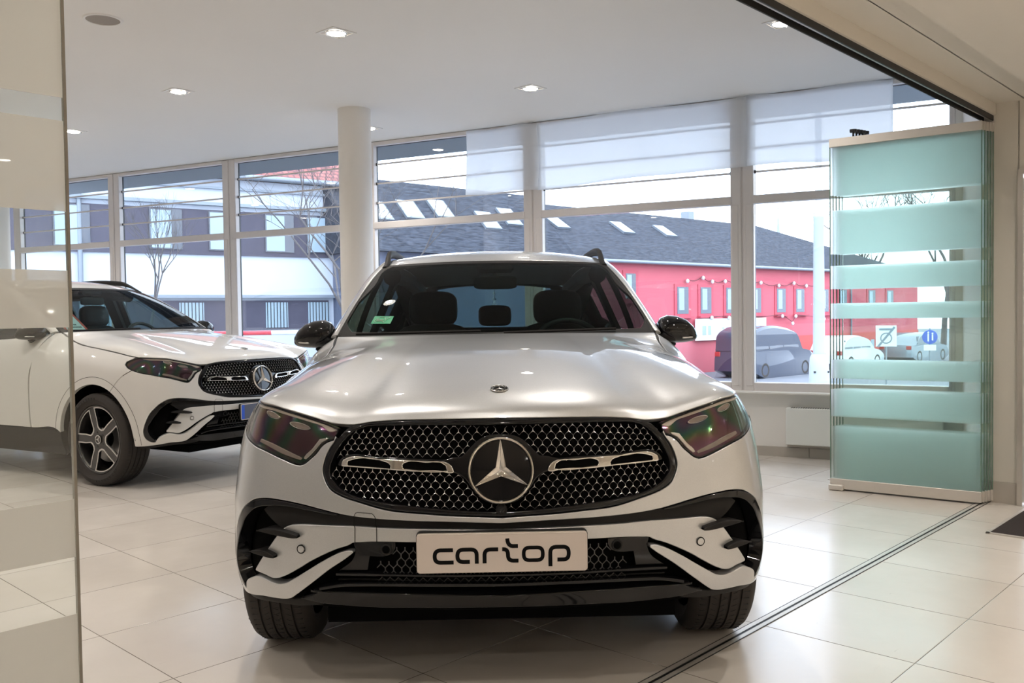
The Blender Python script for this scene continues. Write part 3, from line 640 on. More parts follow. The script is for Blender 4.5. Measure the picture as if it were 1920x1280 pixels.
FEND+=[(float(S_(1.52)),1.08),(float(S_(1.56)),.98),(float(S_(1.59)),.85),(float(S_(1.60)),.60),(float(S_(1.60)),.405)]+[(float(S_(AX1+RA))+.004,.385)]+arch(AX1,RA,176,62,26)+[(1.19,.842)]
def door(y0t,y0,y1,y1t,rear=False):
    L=[(float(S_(y0)),.405),(float(S_(y0)),.60),(float(S_(y0)-.01),.85),(float(S_(y0t)+.02),.99),(float(S_(y0t)),zt(S_(y0t))-.002)]
    n=8
    L+=[(float(S_(y0t+(y1t-y0t)*i/n)),zt(S_(y0t+(y1t-y0t)*i/n))-.002) for i in range(1,n+1)]
    if rear: L+=[(float(S_(y1t-.06)),.95)]+arch(AX2,RA,82,20,10)+[(float(S_(AX2-RA))-.02,.43),(float(S_(AX2-RA-.05)),.405)]
    else: L+=[(float(S_(y1)),.85),(float(S_(y1)),.405)]
    return L[::-1]
FD=door(1.525,1.61,2.70,2.70);RD=door(2.71,2.71,3.4,3.62,True)
QUAR=[(float(S_(3.63)),zt(S_(3.63))-.002)]+[(float(S_(y)),zt(S_(y))-.002) for y in (3.8,4.0,4.2,4.3)]+[(SL-.75,.98),(SL-.72,.80),(SL-.72,.62),(float(S_(AX2+RA+.12)),.55)]+[(float(S_(AX2+RA)),.45)]+arch(AX2,RA,165,82,20)+[(float(S_(3.57)),.95)]
TAIL=[(SL-.749,.98),(SL-.72,.62),(SL-.72,.42),(SL-.4,.34),(SL,.34),(SL,1.085),(SL-.3,1.088),(SR+.0,zt(SR)-.004)]
def sil_outline(fn,u0,u1,v0,v1,n=10):
    return [(u0,v0),(u1,v0),(u1,v1),(u0,v1)]
def build_car(label,loc,rz,PAINT,plate):
    car=empty('car',loc,rz,label,'car')
    both=(1,-1)
    def sided(name,geo,mats,parent=car,smooth=None,mi=0):
        """left and right copies as two objects"""
        r=[]
        for sd in both:
            m=MB();g=geo if sd>0 else mirror_geo(geo);m.add(g[0],g[1],mi,g[2]);r.append(m.build(name,mats,parent))
        return r
    def whole(name,geos,mats,parent=car,mis=None):
        m=MB()
        for i,g in enumerate(geos):
            k=mis[i] if mis else 0
            m.add(g[0],g[1],k,g[2]);h=mirror_geo(g);m.add(h[0],h[1],k,h[2])
        return m.build(name,mats,parent)
    pn=panel_geo
    # bonnet
    def hoodU(u,v,d=0.0): return hoodS(np.asarray(u)/.8,np.asarray(v)/1.3,d)
    hood=whole('bonnet',[pn(hoodU,[(0,.001),(.8,.001),(.8,1.3),(0,1.3)],thick=.018,r=.003,step=.028,gap=.0022,sub=.02)],PAINT)
    # badge on the bonnet
    def badge(parent,fr,R,name='badge',ring=.16):
        m=MB();M=fr
        m.lathe([(0,.0),(R*(1-ring*2.2),.0)],40,M,2);m.lathe([(R*(1-ring*2.2),.0),(R*(1-ring*2.2),R*.05),(R*(1-ring*2),R*.07)],40,M,1)
        m.lathe([(R*(1-ring*2),R*.05),(R*(1-ring*.5),R*.05)],40,M,2);m.lathe([(R*(1-ring*.5),R*.05),(R*(1-ring*.3),R*.09),(R,R*.06),(R,-R*.05)],40,M,1)
        star(m,M,R*(1-ring*2.1),R*.10,R*.04,1)
        for k in range(11):
            a=radians(k*360/11);m.box(M@Vector((R*(1-ring*1.25)*cos(a),R*(1-ring*1.25)*sin(a),R*.055)),(R*.13,R*.09,R*.02),M.to_3x3().normalized()@Matrix.Rotation(a,3,'Z'),1)
        return m.build(name,[M_['gloss'],M_['satin'],M_['ink']],parent,30)
    def star(m,M,R,w,h,mi):
        for k in range(3):
            a=radians(90+120*k);t=Vector((cos(a),sin(a),0));s=Vector((-sin(a),cos(a),0));b=Vector((0,0,h))
            tip=t*R;q=radians(60);cl=Vector((cos(a+q),sin(a+q),0))*w*1.15;cr=Vector((cos(a-q),sin(a-q),0))*w*1.15
            e=.014*R
            vs=[M@(tip+s*e),M@cl,M@(Vector((0,0,0))+b*1.6),M@(tip+b*.7),M@cr,M@(tip-s*e)]
            m.add(vs,[(0,3,2,1),(3,5,4,2)],mi)
    def frame_at(fn,u,v,d,sgn=1):
        u=np.array(float(u));v=np.array(float(v));p=Vector(fn(u,v,np.array(float(d))));n=Vector(nrm(lambda a,b:fn(a,b,0*a),u,v))*sgn
        up=Vector((0,0,1));x=up.cross(n).normalized();y=n.cross(x)
        return Matrix(((x.x,y.x,n.x,p.x),(x.y,y.y,n.y,p.y),(x.z,y.z,n.z,p.z),(0,0,0,1)))
    badge(hood,frame_at(hoodU,0,.245,.002),.030)
    # bumper skin with its details
    bump=whole('front_bumper',[pn(P,SKIN,thick=.035,r=.003,step=.017,gap=.0012)],PAINT)
    wing=whole('bumper_wing',[pn(P,WING,d=-.010,thick=.03,r=.004,step=.017)],PAINT)
    tow=MB();L=smooth_loop(OL_['tow'],.01,6,closed=False)
    tow.tube([P(np.array(-0.0+s),np.array(z),np.array(-.0002 if z>.60 else -.009))*np.array([-1,1,1]) for s,z in L],.0011,6);tow.build('tow_cover_seam',M_['ink'],bump)
    for sd in both:
        m=MB();L=[(1.12,.880),(1.19,.842)];m.tube([Vector(P(np.array(a),np.array(b),np.array(.0006)))*1 for a,b in smooth_loop(L,.01,closed=False)],.0016,6)
        L2=arch(AX1,.475,-2,175,40);m.tube([Vector(P(np.array(a),np.array(b),np.array(.0004))) for a,b in L2],.0014,6)
        if sd<0: m.v=[(-x,y,z) for x,y,z in m.v];m.f=[f[::-1] for f in m.f]
        m.build('arch_seam',M_['ink'],bump)
        s0,z0=OL_['parksensor'][0];F_=frame_at(P,s0,z0,-.008);m=MB();m.lathe([(0,.0025),(.0105,.002),(.0115,0)],24,F_,0);m.lathe([(.0115,.0012),(.0145,.0012)],24,F_,1)
        if sd<0: m.v=[(-x,y,z) for x,y,z in m.v];m.f=[f[::-1] for f in m.f]
        m.build('parking_sensor',[PAINT,M_['ink']],wing,30)
    # dark layers behind and between the skins
    back=[(0.0,.29),(.5,.30),(.70,.32),(.985,.335),(1.02,.40),(1.0,.48),(.93,.58),(.86,.65),(.75,.685),(.62,.675),(.5,.66),(0.0,.655)]
    whole('bumper_backing',[pn(P,back,d=-.055,thick=.02,step=.03,rim=False,sub=.03)],M_['deep'])
    bandL=[(0.0,WING[0][1]-.01)]+[(p[0],p[1]-.012) for p in WING[1:10]]+[(.70,.585),(.705,.565),(.76,.60),(.80,.632),(.76,.655),(.70,.658),(.62,.648),(.52,.642)]+[(p[0],p[1]+.008) for p in BT[1:-1]]+[(0.0,BT[-1][1]+.008)]
    whole('bumper_band',[pn(P,bandL,d=-.022,thick=.02,r=.002,step=.02)],M_['matte'])
    for sd,o in zip(both,sided('vent_frame',pn(P,FRAME_OUT+FRAME_IN,d=.001,thick=.045,r=.003,step=.014,gap=.0012),M_['gloss'])):
        m=MB()
        for nm in('fin1','fin2'):
            g=pn(P,OL_[nm],d=.012,thick=.06,r=.005,step=.012)
            if sd<0: g=mirror_geo(g)
            m.add(g[0],g[1],0,g[2])
        m.build('vent_fin',M_['matte'],o)
    sided('vent_cavity',pn(P,[(.71,.56),(.76,.60),(.80,.63),(.86,.605),(.90,.56),(.955,.48),(.958,.43),(.93,.385),(.90,.375),(.86,.40),(.80,.46)],d=-.05,thick=.01,step=.02,rim=False),M_['deep'])
    # lower intake
    lg=MB();low=[(0.0,.325),(.45,.332),(.62,.352),(.66,.37),(.50,.47),(.465,.50),(.45,.512),(0.0,.512)]
    g=pn(P,low,d=-.048,thick=.01,step=.03,rim=False);lg.add(g[0],g[1],0,g[2]);h=mirror_geo(g);lg.add(h[0],h[1],0,h[2])
    intake=lg.build('lower_intake',M_['deep'],car)
    la=MB();pu,pz=.0265,.0225
    for sd in both:
        for j in range(-1,4):
            for i in range(0,15):
                s=i*pu+(pu/2 if j%2 else 0);z=.500-j*pz
                if s>.41 or z<.428 or (s>.335 and z>.485) or z>.530: continue
                def q(a,b,d=-.020): p=P(np.array(max(a,0)),np.array(b),np.array(d));return Vector((sd*p[0] if a>=0 else -sd*p[0],p[1],p[2]))
                c=q(s,z);la.tube([c,q(s,z+.0095)],.0019,5);la.tube([c,q(s+pu/2,z-.013)],.0016,5);la.tube([c,q(s-pu/2,z-.013)],.0016,5)
    la.build('intake_lattice',M_['lattice'],intake,60)
    rp=[(min(a,.50),b) for a,b in OL_['radar']]
    for sd in both:
        m=MB();g=pn(P,OL_['radar'],d=-.018,thick=.02,r=.002,step=.02);g=g if sd>0 else mirror_geo(g);m.add(g[0],g[1],0,g[2])
        s0,z0=OL_['sensor'][0];F_=frame_at(P,s0,z0,-.017);k=len(m.v);m.lathe([(0,.004),(.012,.0035),(.0125,.001)],24,F_,2);m.lathe([(.0125,.003),(.0165,.003),(.018,.0)],24,F_,1)
        for a,b in ((.405,.49),(.375,.497),(.42,.468),(.39,.47),(.445,.447),(.412,.445),(.47,.425),(.44,.42),(.35,.49)):
            if inpoly((a,b),OL_['radar']): star(m,frame_at(P,a,b,-.0165),.010,.003,.001,2)
        if sd<0:
            m.v[k:]=[(-x,y,z) for x,y,z in m.v[k:]]
        m.build('radar_cover',[M_['gloss'],M_['matte'],M_['deep']],intake)
    def blade(name,pts,d0,d1,h,mt,parent):
        m=MB()
        for sd in both:
            L=smooth_loop(pts,.02,60,False);n=len(L);vs=[]
            for s,z in L:
                for dd,hh in((d0,h/2),(d1,h*.35),(d1+.002,0),(d1,-h*.35),(d0,-h/2)):
                    p=P(np.array(max(s,0.0)),np.array(z+hh),np.array(dd));vs.append((sd*p[0],p[1],p[2]))
            fs=[(i*5+k,i*5+k+1,(i+1)*5+k+1,(i+1)*5+k) for i in range(n-1) for k in range(4)]
            if sd>0: fs=[f[::-1] for f in fs]
            m.add(vs,fs)
        return m.build(name,mt,parent,50)
    fx=lambda L:[(0.0 if p[0]<.03 else p[0],p[1]) for p in L]
    blade('intake_slat',fx(OL_['slat']),-.05,-.006,.012,M_['gloss'],intake)
    blade('intake_slat',[(s,z-.022) for s,z in fx(OL_['slat'])],-.05,-.022,.008,M_['matte'],intake)
    blade('splitter_blade',fx(OL_['shelf']),-.05,.004,.014,M_['gloss'],intake)
    lip=fx(LIPT)+[(0.0,LIPL[-1][1])]+LIPL[-2::-1]+[(.66,.3575),(.60,.378)]
    whole('front_lip',[pn(P,lip,d=-.004,thick=.06,r=.006,step=.02)],M_['gloss'])
    sided('bumper_underside',pn(P,[(.60,.372),(.66,.355),(.72,.35),(.80,.347),(.95,.332),(1.055,.325),(1.055,.305),(.95,.312),(.80,.325),(.66,.328),(.58,.335)],d=-.010,thick=.05,r=.004,step=.02),M_['matte'])
    # grille
    gf=whole('grille',[pn(P,GO+GI[::-1],d=.002,thick=.05,r=.006,step=.012)],M_['gloss'])
    whole('grille_backing',[pn(P,[(0.0,.90),(.5,.885),(.545,.80),(.54,.70),(.45,.66),(0.0,.625)],d=-.055,thick=.01,step=.03,rim=False)],M_['deep'],gf)
    inner=[(p[0],p[1]) for p in smooth_loop(GI,.02)]
    car_l=smooth_loop(CARR,.02)
    gm=MB();dm=-.014
    def zrow(s,k):      # rows follow the bar: five above, six below
        f=min(s/.52,1.0)
        zt_=.9085-.010*f-.020*f**3;zb=.826-.004*f*f-.005*f
        if k<5: return zt_+(zb-zt_)*k/4.0
        return .7505+.022*f-.003*f*f-(k-5)*(.0187+.0008*f)
    cols=[0.0];
    while cols[-1]<.56: cols.append(cols[-1]+.0298*(1-.20*min(cols[-1]/.5,1)**1.5))
    def cpos(i): i0=int(math.floor(i));f=i-i0;return cols[i0]+(cols[min(i0+1,len(cols)-1)]-cols[i0])*f
    def q(s,z,d=dm):
        p=P(np.array(abs(s)),np.array(z),np.array(d));return Vector((p[0] if s>=0 else -p[0],p[1],p[2]))
    def free(s,z,mar=.004):
        return inpoly((abs(s),z),inner) and not inpoly((abs(s),z),car_l)
    def gpos(i,k): return math.copysign(cpos(abs(i)),i) if i else 0.0
    for k in range(12):
        for ii in range(-22,23):
            i=ii+(.5 if k%2 else 0)
            if abs(i)>21: continue
            s=gpos(i,k);z=zrow(abs(s),k)
            if not free(s,z): continue
            hu=(cpos(abs(i)+.5)-cpos(abs(i))) if abs(i)<21 else .011
            c=q(s,z,dm+.003);L=.0074;w=.0015
            arms=[Vector((0,L*1.05)),Vector((-.80*L,-.55*L)),Vector((.80*L,-.55*L))]
            for a in arms:
                t=a.normalized();n=Vector((-t.y,t.x))*w
                e=[q(s+n.x,z+n.y,dm+.002),q(s-n.x,z-n.y,dm+.002),q(s+a.x-n.x*.30,z+a.y-n.y*.30,dm+.001),q(s+a.x+n.x*.30,z+a.y+n.y*.30,dm+.001),c,q(s+a.x,z+a.y,dm+.003)]
                gm.add(e,[(1,2,5,4),(0,4,5,3)],0)
            for sg in(-1,1):
                if k in(4,): 
                    s2,z2=gpos(i+.5*sg,k),z-.013
                else:
                    s2=gpos(i+.5*sg,k+1);z2=zrow(abs(s2),k+1)+L*1.0
                if free(s2,z2) or free((s+s2)/2,(z+z2)/2):
                    gm.tube([q(s+sg*.8*L,z-.55*L,dm),q(s2,z2,dm)],.0008,4,1)
    gm.build('grille_mesh',[M_['satin'],M_['lattice']],gf)
    whole('grille_carrier',[pn(P,CARR,d=-.004,thick=.03,r=.006,step=.014)],M_['gloss'],gf)
    for o in sided('grille_bar',pn(P,OL_['bar'],[OL_['slot1'],OL_['slot2']],d=.010,thick=.03,r=.004,step=.012,sub=.008),M_['chrome'],gf):
        pass
    for nm in('slot1','slot2'): sided('bar_slot',pn(P,OL_[nm],d=.0035,thick=.004,r=.001,step=.014),M_['deep'],gf)
    ez=float(OL_['emblem'][0][1]);F_=frame_at(P,0.0,ez,.012);R=.1035;m=MB()
    m.lathe([(0,.006),(R*.45,.005),(R*.88,.0)],72,F_,0);m.lathe([(R*.875,-.004),(R*.885,.007),(R*.915,.012),(R*.945,.0085),(R*.965,.0115),(R*.99,.008),(R*1.0,.0),(R*1.0,-.02)],72,F_,1)
    em=m.build('star_emblem',[M_['gloss'],M_['chrome']],gf,40)
    m=MB();star(m,F_@Matrix.Translation((0,0,.008)),R*.90,R*.155,.012,0);m.build('emblem_star',M_['chrome'],gf)
    F2=frame_at(P,0.0,ez-.1225,.004);m=MB();m.box(F2@Vector((0,.004,.004)),(.034,.030,.022),F2.to_3x3(),0,.008);m.lathe([(0,.018),(.004,.019),(.0075,.017),(.009,.014)],20,F2,1)
    m.build('front_camera',[M_['matte'],M_['gloss']],gf,40)
    # lamps
    def lamp_parts(sd):
        fl=lambda g:g if sd>0 else mirror_geo(g)
        m=MB();g=fl(pn(P,LAMP,d=-.010,thick=.05,r=.003,step=.02));m.add(g[0],g[1],0,g[2]);o=m.build('headlight',M_['irid'],car)
        # dark surround lip
        cen=np.mean(np.array(LAMP),0);
        inn=smooth_loop(LAMP,.02);v,_=out_dirs(inn if area2(inn)>0 else inn[::-1]);inn=inn if area2(inn)>0 else inn[::-1]
        rimL=[(p[0]-v[i][0]*.0075,p[1]-v[i][1]*.0075) for i,p in enumerate(inn)]
        g=fl(pn(P,LAMP,[rimL],d=-.0015,thick=.02,r=.0015,step=.03,gap=.001));m=MB();m.add(g[0],g[1],0,g[2]);m.build('lamp_seal',M_['gloss'],o)
        drl=[(.535,.8895)]+[(s,zt(s)-.0085) for s in(.58,.64,.70,.76,.82,.88,.94,1.0,1.05)]+[(1.06,zt(1.06)-.014)]+[(s,zt(s)-.0205) for s in(1.0,.94,.88,.82,.76,.70,.64,.60)]+[(.565,.884)]
        g=fl(pn(P,drl,d=-.006,thick=.015,r=.003,step=.014));m=MB();m.add(g[0],g[1],0,g[2]);m.build('daytime_light',M_['drl'],o)
        for nm in('lens1','lens2'):
            s0,z0=OL_[nm][0];z0-=.007;m=MB();L=[(s0+.040*cos(a),z0+.0095*sin(a)) for a in np.linspace(0,2*pi,40)[:-1]]
            sl=-.15 if nm=='lens1' else -.10
            L=[(s,z+(s-s0)*(.20)) for s,z in L]
            L2=[(s0+(s-s0)*.92,z0+(s-s0)*.20*.92+(z-z0-(s-s0)*.20)*.80) for s,z in L]
            g=fl(pn(P,L,[L2],d=-.003,thick=.012,r=.001,step=.01,corner=80));m.add(g[0],g[1],1,g[2])
            g=fl(pn(P,L2,d=-.006,thick=.004,r=.0005,step=.01,corner=80));m.add(g[0],g[1],0,g[2]);m.build('projector',[M_['lens'],M_['satin']],o)
        # lower reflector step and inner bezel
        st=[(.662,.794),(.72,.808),(.80,.832),(.86,.845),(.85,.856),(.79,.846),(.70,.818),(.655,.802)]
        g=fl(pn(P,st,d=-.006,thick=.01,r=.003,step=.014));m=MB();m.add(g[0],g[1],0,g[2]);m.build('lamp_reflector',M_['lens'],o)
        bz=[(.566,.868),(.60,.862),(.625,.83),(.648,.808),(.652,.800),(.643,.797),(.628,.808),(.606,.832),(.590,.850),(.570,.859)]
        g=fl(pn(P,bz,d=-.004,thick=.01,r=.003,step=.012));m=MB();m.add(g[0],g[1],0,g[2]);m.build('lamp_bezel',M_['satin'],o)
        g=fl(pn(P,LAMP,d=0.0,thick=.003,r=.002,step=.02,gap=.003));m=MB();m.add(g[0],g[1],0,g[2]);m.build('lamp_cover',M_['cover'],o)
    for sd in both: lamp_parts(sd)
    # flanks
    sided('fender',pn(P,FEND,thick=.03,r=.0025,step=.024,gap=.0016),PAINT)
    for nm,L in(('front_door',FD),('rear_door',RD)):
        for sd,o in zip(both,sided(nm,pn(P,L,thick=.03,r=.0025,step=.03,gap=.0022),PAINT)):
            yh=2.46 if nm=='front_door' else 3.36;m=MB();pts=[]
            for i in range(9):
                t=i/8;p=P(S_(yh+.22*t),np.array(.885+.012*t),np.array(.004+.030*sin(pi*t)**.5 if 0<t<1 else -.004));pts.append((sd*p[0],p[1],p[2]))
            m.tube(pts,[.008]+[.011]*7+[.008],10);m.build('door_handle',PAINT,o,60)
    sided('rear_quarter',pn(P,QUAR,thick=.03,r=.0025,step=.03,gap=.0022),PAINT)
    tg=whole('tailgate',[pn(P,[(SL-p[0],p[1]) for p in TAIL] if False else TAIL,thick=.03,r=.003,step=.035,gap=.002)],PAINT)
    for o in sided('tail_light',pn(P,[(SL-.68,.90),(SL-.25,.88),(SL-.25,.94),(SL-.68,1.0)],d=.006,thick=.02,r=.004,step=.02),M_['tail']): pass
    sided('sill_panel',pn(P,[(float(S_(AX1+RA+.01)),.20),(float(S_(AX2-RA-.01)),.20),(float(S_(AX2-RA-.01)),.404),(float(S_(AX1+RA+.01)),.404)],d=-.006,thick=.05,r=.006,step=.05),M_['matte'])
    # wheel houses and underbody
    for yc in(AX1,AX2):
        for sd in both:
            m=MB();n=28;vs=[]
            for i in range(n+1):
                a=radians(2+176*i/n);rr=RA+.012
                for x in(.915,.60): vs.append((sd*x,yc-rr*cos(a),.352+rr*sin(a)))
            fs=[(2*i,2*i+1,2*i+3,2*i+2) for i in range(n)];vs+=[(sd*.60,yc-.44,.36),(sd*.60,yc+.44,.36),(sd*.60,yc+.44,.80),(sd*.60,yc-.44,.80)];k=2*(n+1);fs.append((k,k+1,k+2,k+3))
            m.add(vs,fs);m.build('wheel_liner',M_['deep'],car)
    m=MB();m.box((0,2.35,.27),(1.15,4.3,.05));m.box((0,.55,.335),(1.2,.75,.05),Matrix.Rotation(-.0,3,'X'));m.build('underbody',M_['deep'],car)
    # glasshouse
    def windU(u,v,d=0.0): return windS(np.asarray(u)/.7,np.asarray(v)/.95,d)
    g_out=[(0,.0),(.7,.0),(.7,.95),(0,.95)]
    g_in=[(0,.045),(.652,.058),(.664,.075),(.672,.60),(.668,.885),(.655,.908),(0,.905)]
    m=MB()
    for g in(pn(windU,g_in,d=.0,thick=.005,r=.001,step=.05,rim=False),):
        m.add(g[0],g[1],0,g[2]);h=mirror_geo(g);m.add(h[0],h[1],0,h[2])
    ws=m.build('windscreen',M_['screen' if plate=='text' else 'screen2'],car)
    whole('screen_border',[pn(windU,[(0,0),(.7,0),(.7,.95),(0,.95)]+g_in[::-1],d=.0006,thick=.012,r=.002,step=.03)],M_['matte'],ws)
    m=MB()
    for sd in both:                                   # wipers parked at the foot of the screen
        pts=[windU(np.array(.03+.5*t if sd>0 else .62-.55*t),np.array(.02+.018*t),np.array(.012)) for t in np.linspace(0,1,8)];m.tube([(sd*p[0],p[1],p[2]) for p in pts],.007,6)
    m.build('wiper',M_['matte'],ws)
    def roofU(u,v,d=0.0): return roofS(np.asarray(u)/.6,np.asarray(v)/2.1,d)
    roof=whole('roof',[pn(roofU,[(0,0.004),(.6,.004),(.6,2.1),(0,2.1)],thick=.02,r=.004,step=.05,sub=.03,gap=.001)],PAINT)
    def pillU(t,w,d=0.0): return pillS(np.asarray(t)/2.6,np.asarray(w)/.07,d)
    g=pn(pillU,[(.02,.010),(2.6,.010),(2.6,.07),(.02,.07)],thick=.02,r=.003,step=.02,sub=.03,sgn=-1);sided('roof_pillar',g,PAINT)
    g=pn(pillU,[(.0,-.012),(.80,-.012),(.80,.011),(.0,.011)],d=-.002,thick=.012,r=.002,step=.02,sub=.03,sgn=-1);sided('pillar_trim',g,M_['matte'])
    for sd in both:                                   # roof rails
        m=MB();pts=[];N_=44
        for i in range(N_+1):
            t=i/N_;tt=.285+.66*t;p=acurve(np.array(tt));hgt=.056*min(1,sin(pi*min(t*3.0,.5)))*min(1,sin(pi*min((1-t)*3.0,.5)))
            pts.append((p,hgt))
        vs=[];K=8
        for p,hgt in pts:
            for k in range(K):
                a=2*pi*k/K;vs.append((sd*(p[0]+.004+.016*cos(a)),p[1],p[2]+hgt*(.62+.0)+max(hgt*.42,.008)*sin(a)))
        fs=[(i*K+k,i*K+(k+1)%K,(i+1)*K+(k+1)%K,(i+1)*K+k) for i in range(N_) for k in range(K)];fs+=[tuple(range(K)),tuple(N_*K+k for k in range(K))[::-1]]
        if sd<0: fs=[f[::-1] for f in fs]
        m.add(vs,fs);m.build('roof_rail',M_['matte'],car,60)
    hol=[[(1.80,.10),(2.62,.06),(2.62,.93),(2.38,.90),(2.08,.58)],[(2.74,.06),(3.46,.07),(3.46,.90),(2.74,.93)],[(3.55,.08),(4.0,.25),(3.92,.72),(3.55,.88)]]
    SO=[(1.56,.0),(4.29,.0),(4.29,1.0),(1.56,1.0)]
    for sd in both:
        g=pn(sideS,SO,hol,d=-.004,thick=.02,r=.002,step=.05,sub=.03);g=g if sd>0 else mirror_geo(g);m=MB();m.add(g[0],g[1],0,g[2]);o=m.build('window_frame',M_['gloss'],car)
        for hh in hol:
            g=pn(sideS,hh,d=-.006,thick=.004,r=.001,step=.06,rim=False);g=g if sd>0 else mirror_geo(g);m=MB();m.add(g[0],g[1],0,g[2]);m.build('side_window',M_['sideg'],o)
    rg=[(0,.13),(.72,.15),(.70,.90),(0,.92)]
    m=MB();g=pn(rearS,rg,d=-.002,thick=.004,rim=False,step=.06,sgn=-1);m.add(g[0],g[1],0,g[2]);h=mirror_geo(g);m.add(h[0],h[1],0,h[2]);m.build('rear_window',M_['rearg'],tg)
    whole('rear_window_border',[pn(rearS,[(0,0),(1,0),(1,1),(0,1)]+rg[::-1],d=0,thick=.02,r=.003,step=.05,sub=.03,sgn=-1)],M_['gloss'],tg)
    # door mirrors
    for sd in both:
        m=MB();K=20;secs=[]
        prof=[(.795,.045,.060,1.160,1.640),(.805,.062,.074,1.162,1.645),(.84,.074,.084,1.164,1.650),(.885,.072,.080,1.162,1.652),(.93,.062,.068,1.156,1.655),(.965,.045,.050,1.146,1.662),(.985,.024,.028,1.138,1.668),(.992,.008,.010,1.134,1.672)]
        vs=[]
        for x,hz,hy,zc,yc in prof:
            for k in range(K):
                a=2*pi*k/K;c,s=cos(a),sin(a);vs.append((sd*x,yc-hy*1.25*math.copysign(abs(c)**.8,c)*(1 if c>0 else .55),zc+hz*math.copysign(abs(s)**.85,s)*(1.0 if s>0 else .85)))
        fs=[(i*K+k,(i+1)*K+k,(i+1)*K+(k+1)%K,i*K+(k+1)%K) for i in range(len(prof)-1) for k in range(K)];fs+=[tuple(range(K)),tuple((len(prof)-1)*K+k for k in range(K))[::-1]]
        if sd<0: fs=[f[::-1] for f in fs]
        m.add(vs,fs);o=m.build('door_mirror',M_['gloss'],car,50)
        m=MB();m.tube([(sd*.80,1.70,1.055),(sd*.835,1.68,1.085),(sd*.86,1.66,1.115)],[.034,.028,.036],12);m.build('mirror_stalk',M_['matte'],o,60)
        m=MB();m.box((sd*.875,1.705,1.155),(.15,.006,.095),None,0,.002);m.build('mirror_glass',M_['chrome'],o)
        m=MB();m.tube([(sd*.90,1.565,1.128),(sd*.945,1.585,1.130),(sd*.982,1.64,1.132)],.004,8);m.build('turn_signal',M_['satin'],o,60)
    # cabin
    m=MB()
    m.box((0,1.62,1.03),(1.30,.50,.18),Matrix.Rotation(.12,3,'X'),0,.05);m.box((.37,1.66,1.115),(.44,.22,.07),None,0,.03);m.box((-.30,1.70,1.10),(.66,.22,.05),None,0,.02)
    dash=m.build('dashboard',M_['trim'],car,40)
    m=MB();F_=Matrix.Translation((.37,1.86,1.055))@Matrix.Rotation(radians(64),4,'X');m.tube([F_@Vector((.185*cos(a),.18*sin(a),0)) for a in np.linspace(0,2*pi,41)[:-1]],.015,10,closed=True);m.box(F_@Vector((0,-.01,-.01)),(.15,.11,.05),F_.to_3x3(),0,.03)
    for a in(0,pi,-pi/2): m.tube([F_@Vector((.05*cos(a),.05*sin(a),-.005)),F_@Vector((.18*cos(a),.18*sin(a),0))],.012,8)
    m.build('steering_wheel',mat('wheel_leather',(.035,.04,.04),.35) if 'wheel_leather' not in bpy.data.materials else bpy.data.materials['wheel_leather'],car,60)
    def blob(m,c,d,rot=None,pw=.55,nu=18,nv=12):
        vs=[];c=Vector(c)
        for i in range(nv+1):
            b=-pi/2+pi*i/nv
            for k in range(nu):
                a=2*pi*k/nu;f=lambda v:math.copysign(abs(v)**pw,v);p=Vector((d[0]/2*f(cos(b))*f(cos(a)),d[1]/2*f(cos(b))*f(sin(a)),d[2]/2*f(sin(b))));vs.append((rot@p if rot else p)+c)
        m.add(vs,[(i*nu+k,i*nu+(k+1)%nu,(i+1)*nu+(k+1)%nu,(i+1)*nu+k) for i in range(nv) for k in range(nu)])
    for sx in(.37,-.37):
        m=MB();blob(m,(sx,2.52,.90),(.52,.16,.62),Matrix.Rotation(-.25,3,'X'));blob(m,(sx,2.30,.58),(.52,.55,.16));o=m.build('front_seat',M_['leather'],car,60)
        m=MB();blob(m,(sx,2.60,1.29),(.29,.11,.21),Matrix.Rotation(-.1,3,'X'));m.tube([(sx-.06,2.58,1.12),(sx-.06,2.6,1.28)],.008,8);m.tube([(sx+.06,2.58,1.12),(sx+.06,2.6,1.28)],.008,8);m.build('headrest',M_['leather'],o,60)
    m=MB();blob(m,(0,3.50,.86),(1.34,.18,.62),Matrix.Rotation(-.25,3,'X'));blob(m,(0,3.25,.56),(1.34,.55,.16));o=m.build('rear_seat',M_['leather'],car,60)
    for sx in(-.46,0,.46):
        m=MB();blob(m,(sx,3.62,1.245 if sx==0 else 1.25),(.235 if sx==0 else .28,.10,.15 if sx==0 else .19),None,.5);m.build('headrest',M_['leather'],o,60)
    m=MB();m.box((0,3.0,.45),(1.5,2.6,.06));m.box((.80,2.75,.78),(.03,2.6,.62));m.box((-.80,2.75,.78),(.03,2.6,.62));m.box((0,4.05,1.0),(1.36,.7,.03))
    for sd in both: m.box((sd*.60,3.95,1.28),(.10,.5,.42),Matrix.Rotation(sd*.35,3,'Y'));m.box((sd*.675,2.69,1.30),(.03,.14,.46),Matrix.Rotation(-sd*.42,3,'Y'))
    g=grid_geo(roofS,np.linspace(0,1,9),np.linspace(0.02,1,14));m2=MB();
    for gg in(g,mirror_geo(g)): m.add([(x*.97,y,z-.035) for x,y,z in gg[0]],gg[1])
    for sd in both: m.tube([(sd*.585,2.36,1.475),(sd*.600,2.6,1.495),(sd*.595,3.3,1.50),(sd*.57,4.1,1.44)],.052,10)
    m.build('cabin_lining',M_['trim'],car)
    m=MB();blob(m,(0,2.10,1.425),(.235,.03,.072),None,.4);m.tube([(0,2.10,1.45),(0,2.13,1.53)],.012,8);m.box((0,2.13,1.50),(.20,.10,.05),None,0,.02);m.build('interior_mirror',M_['trim'],car,60)
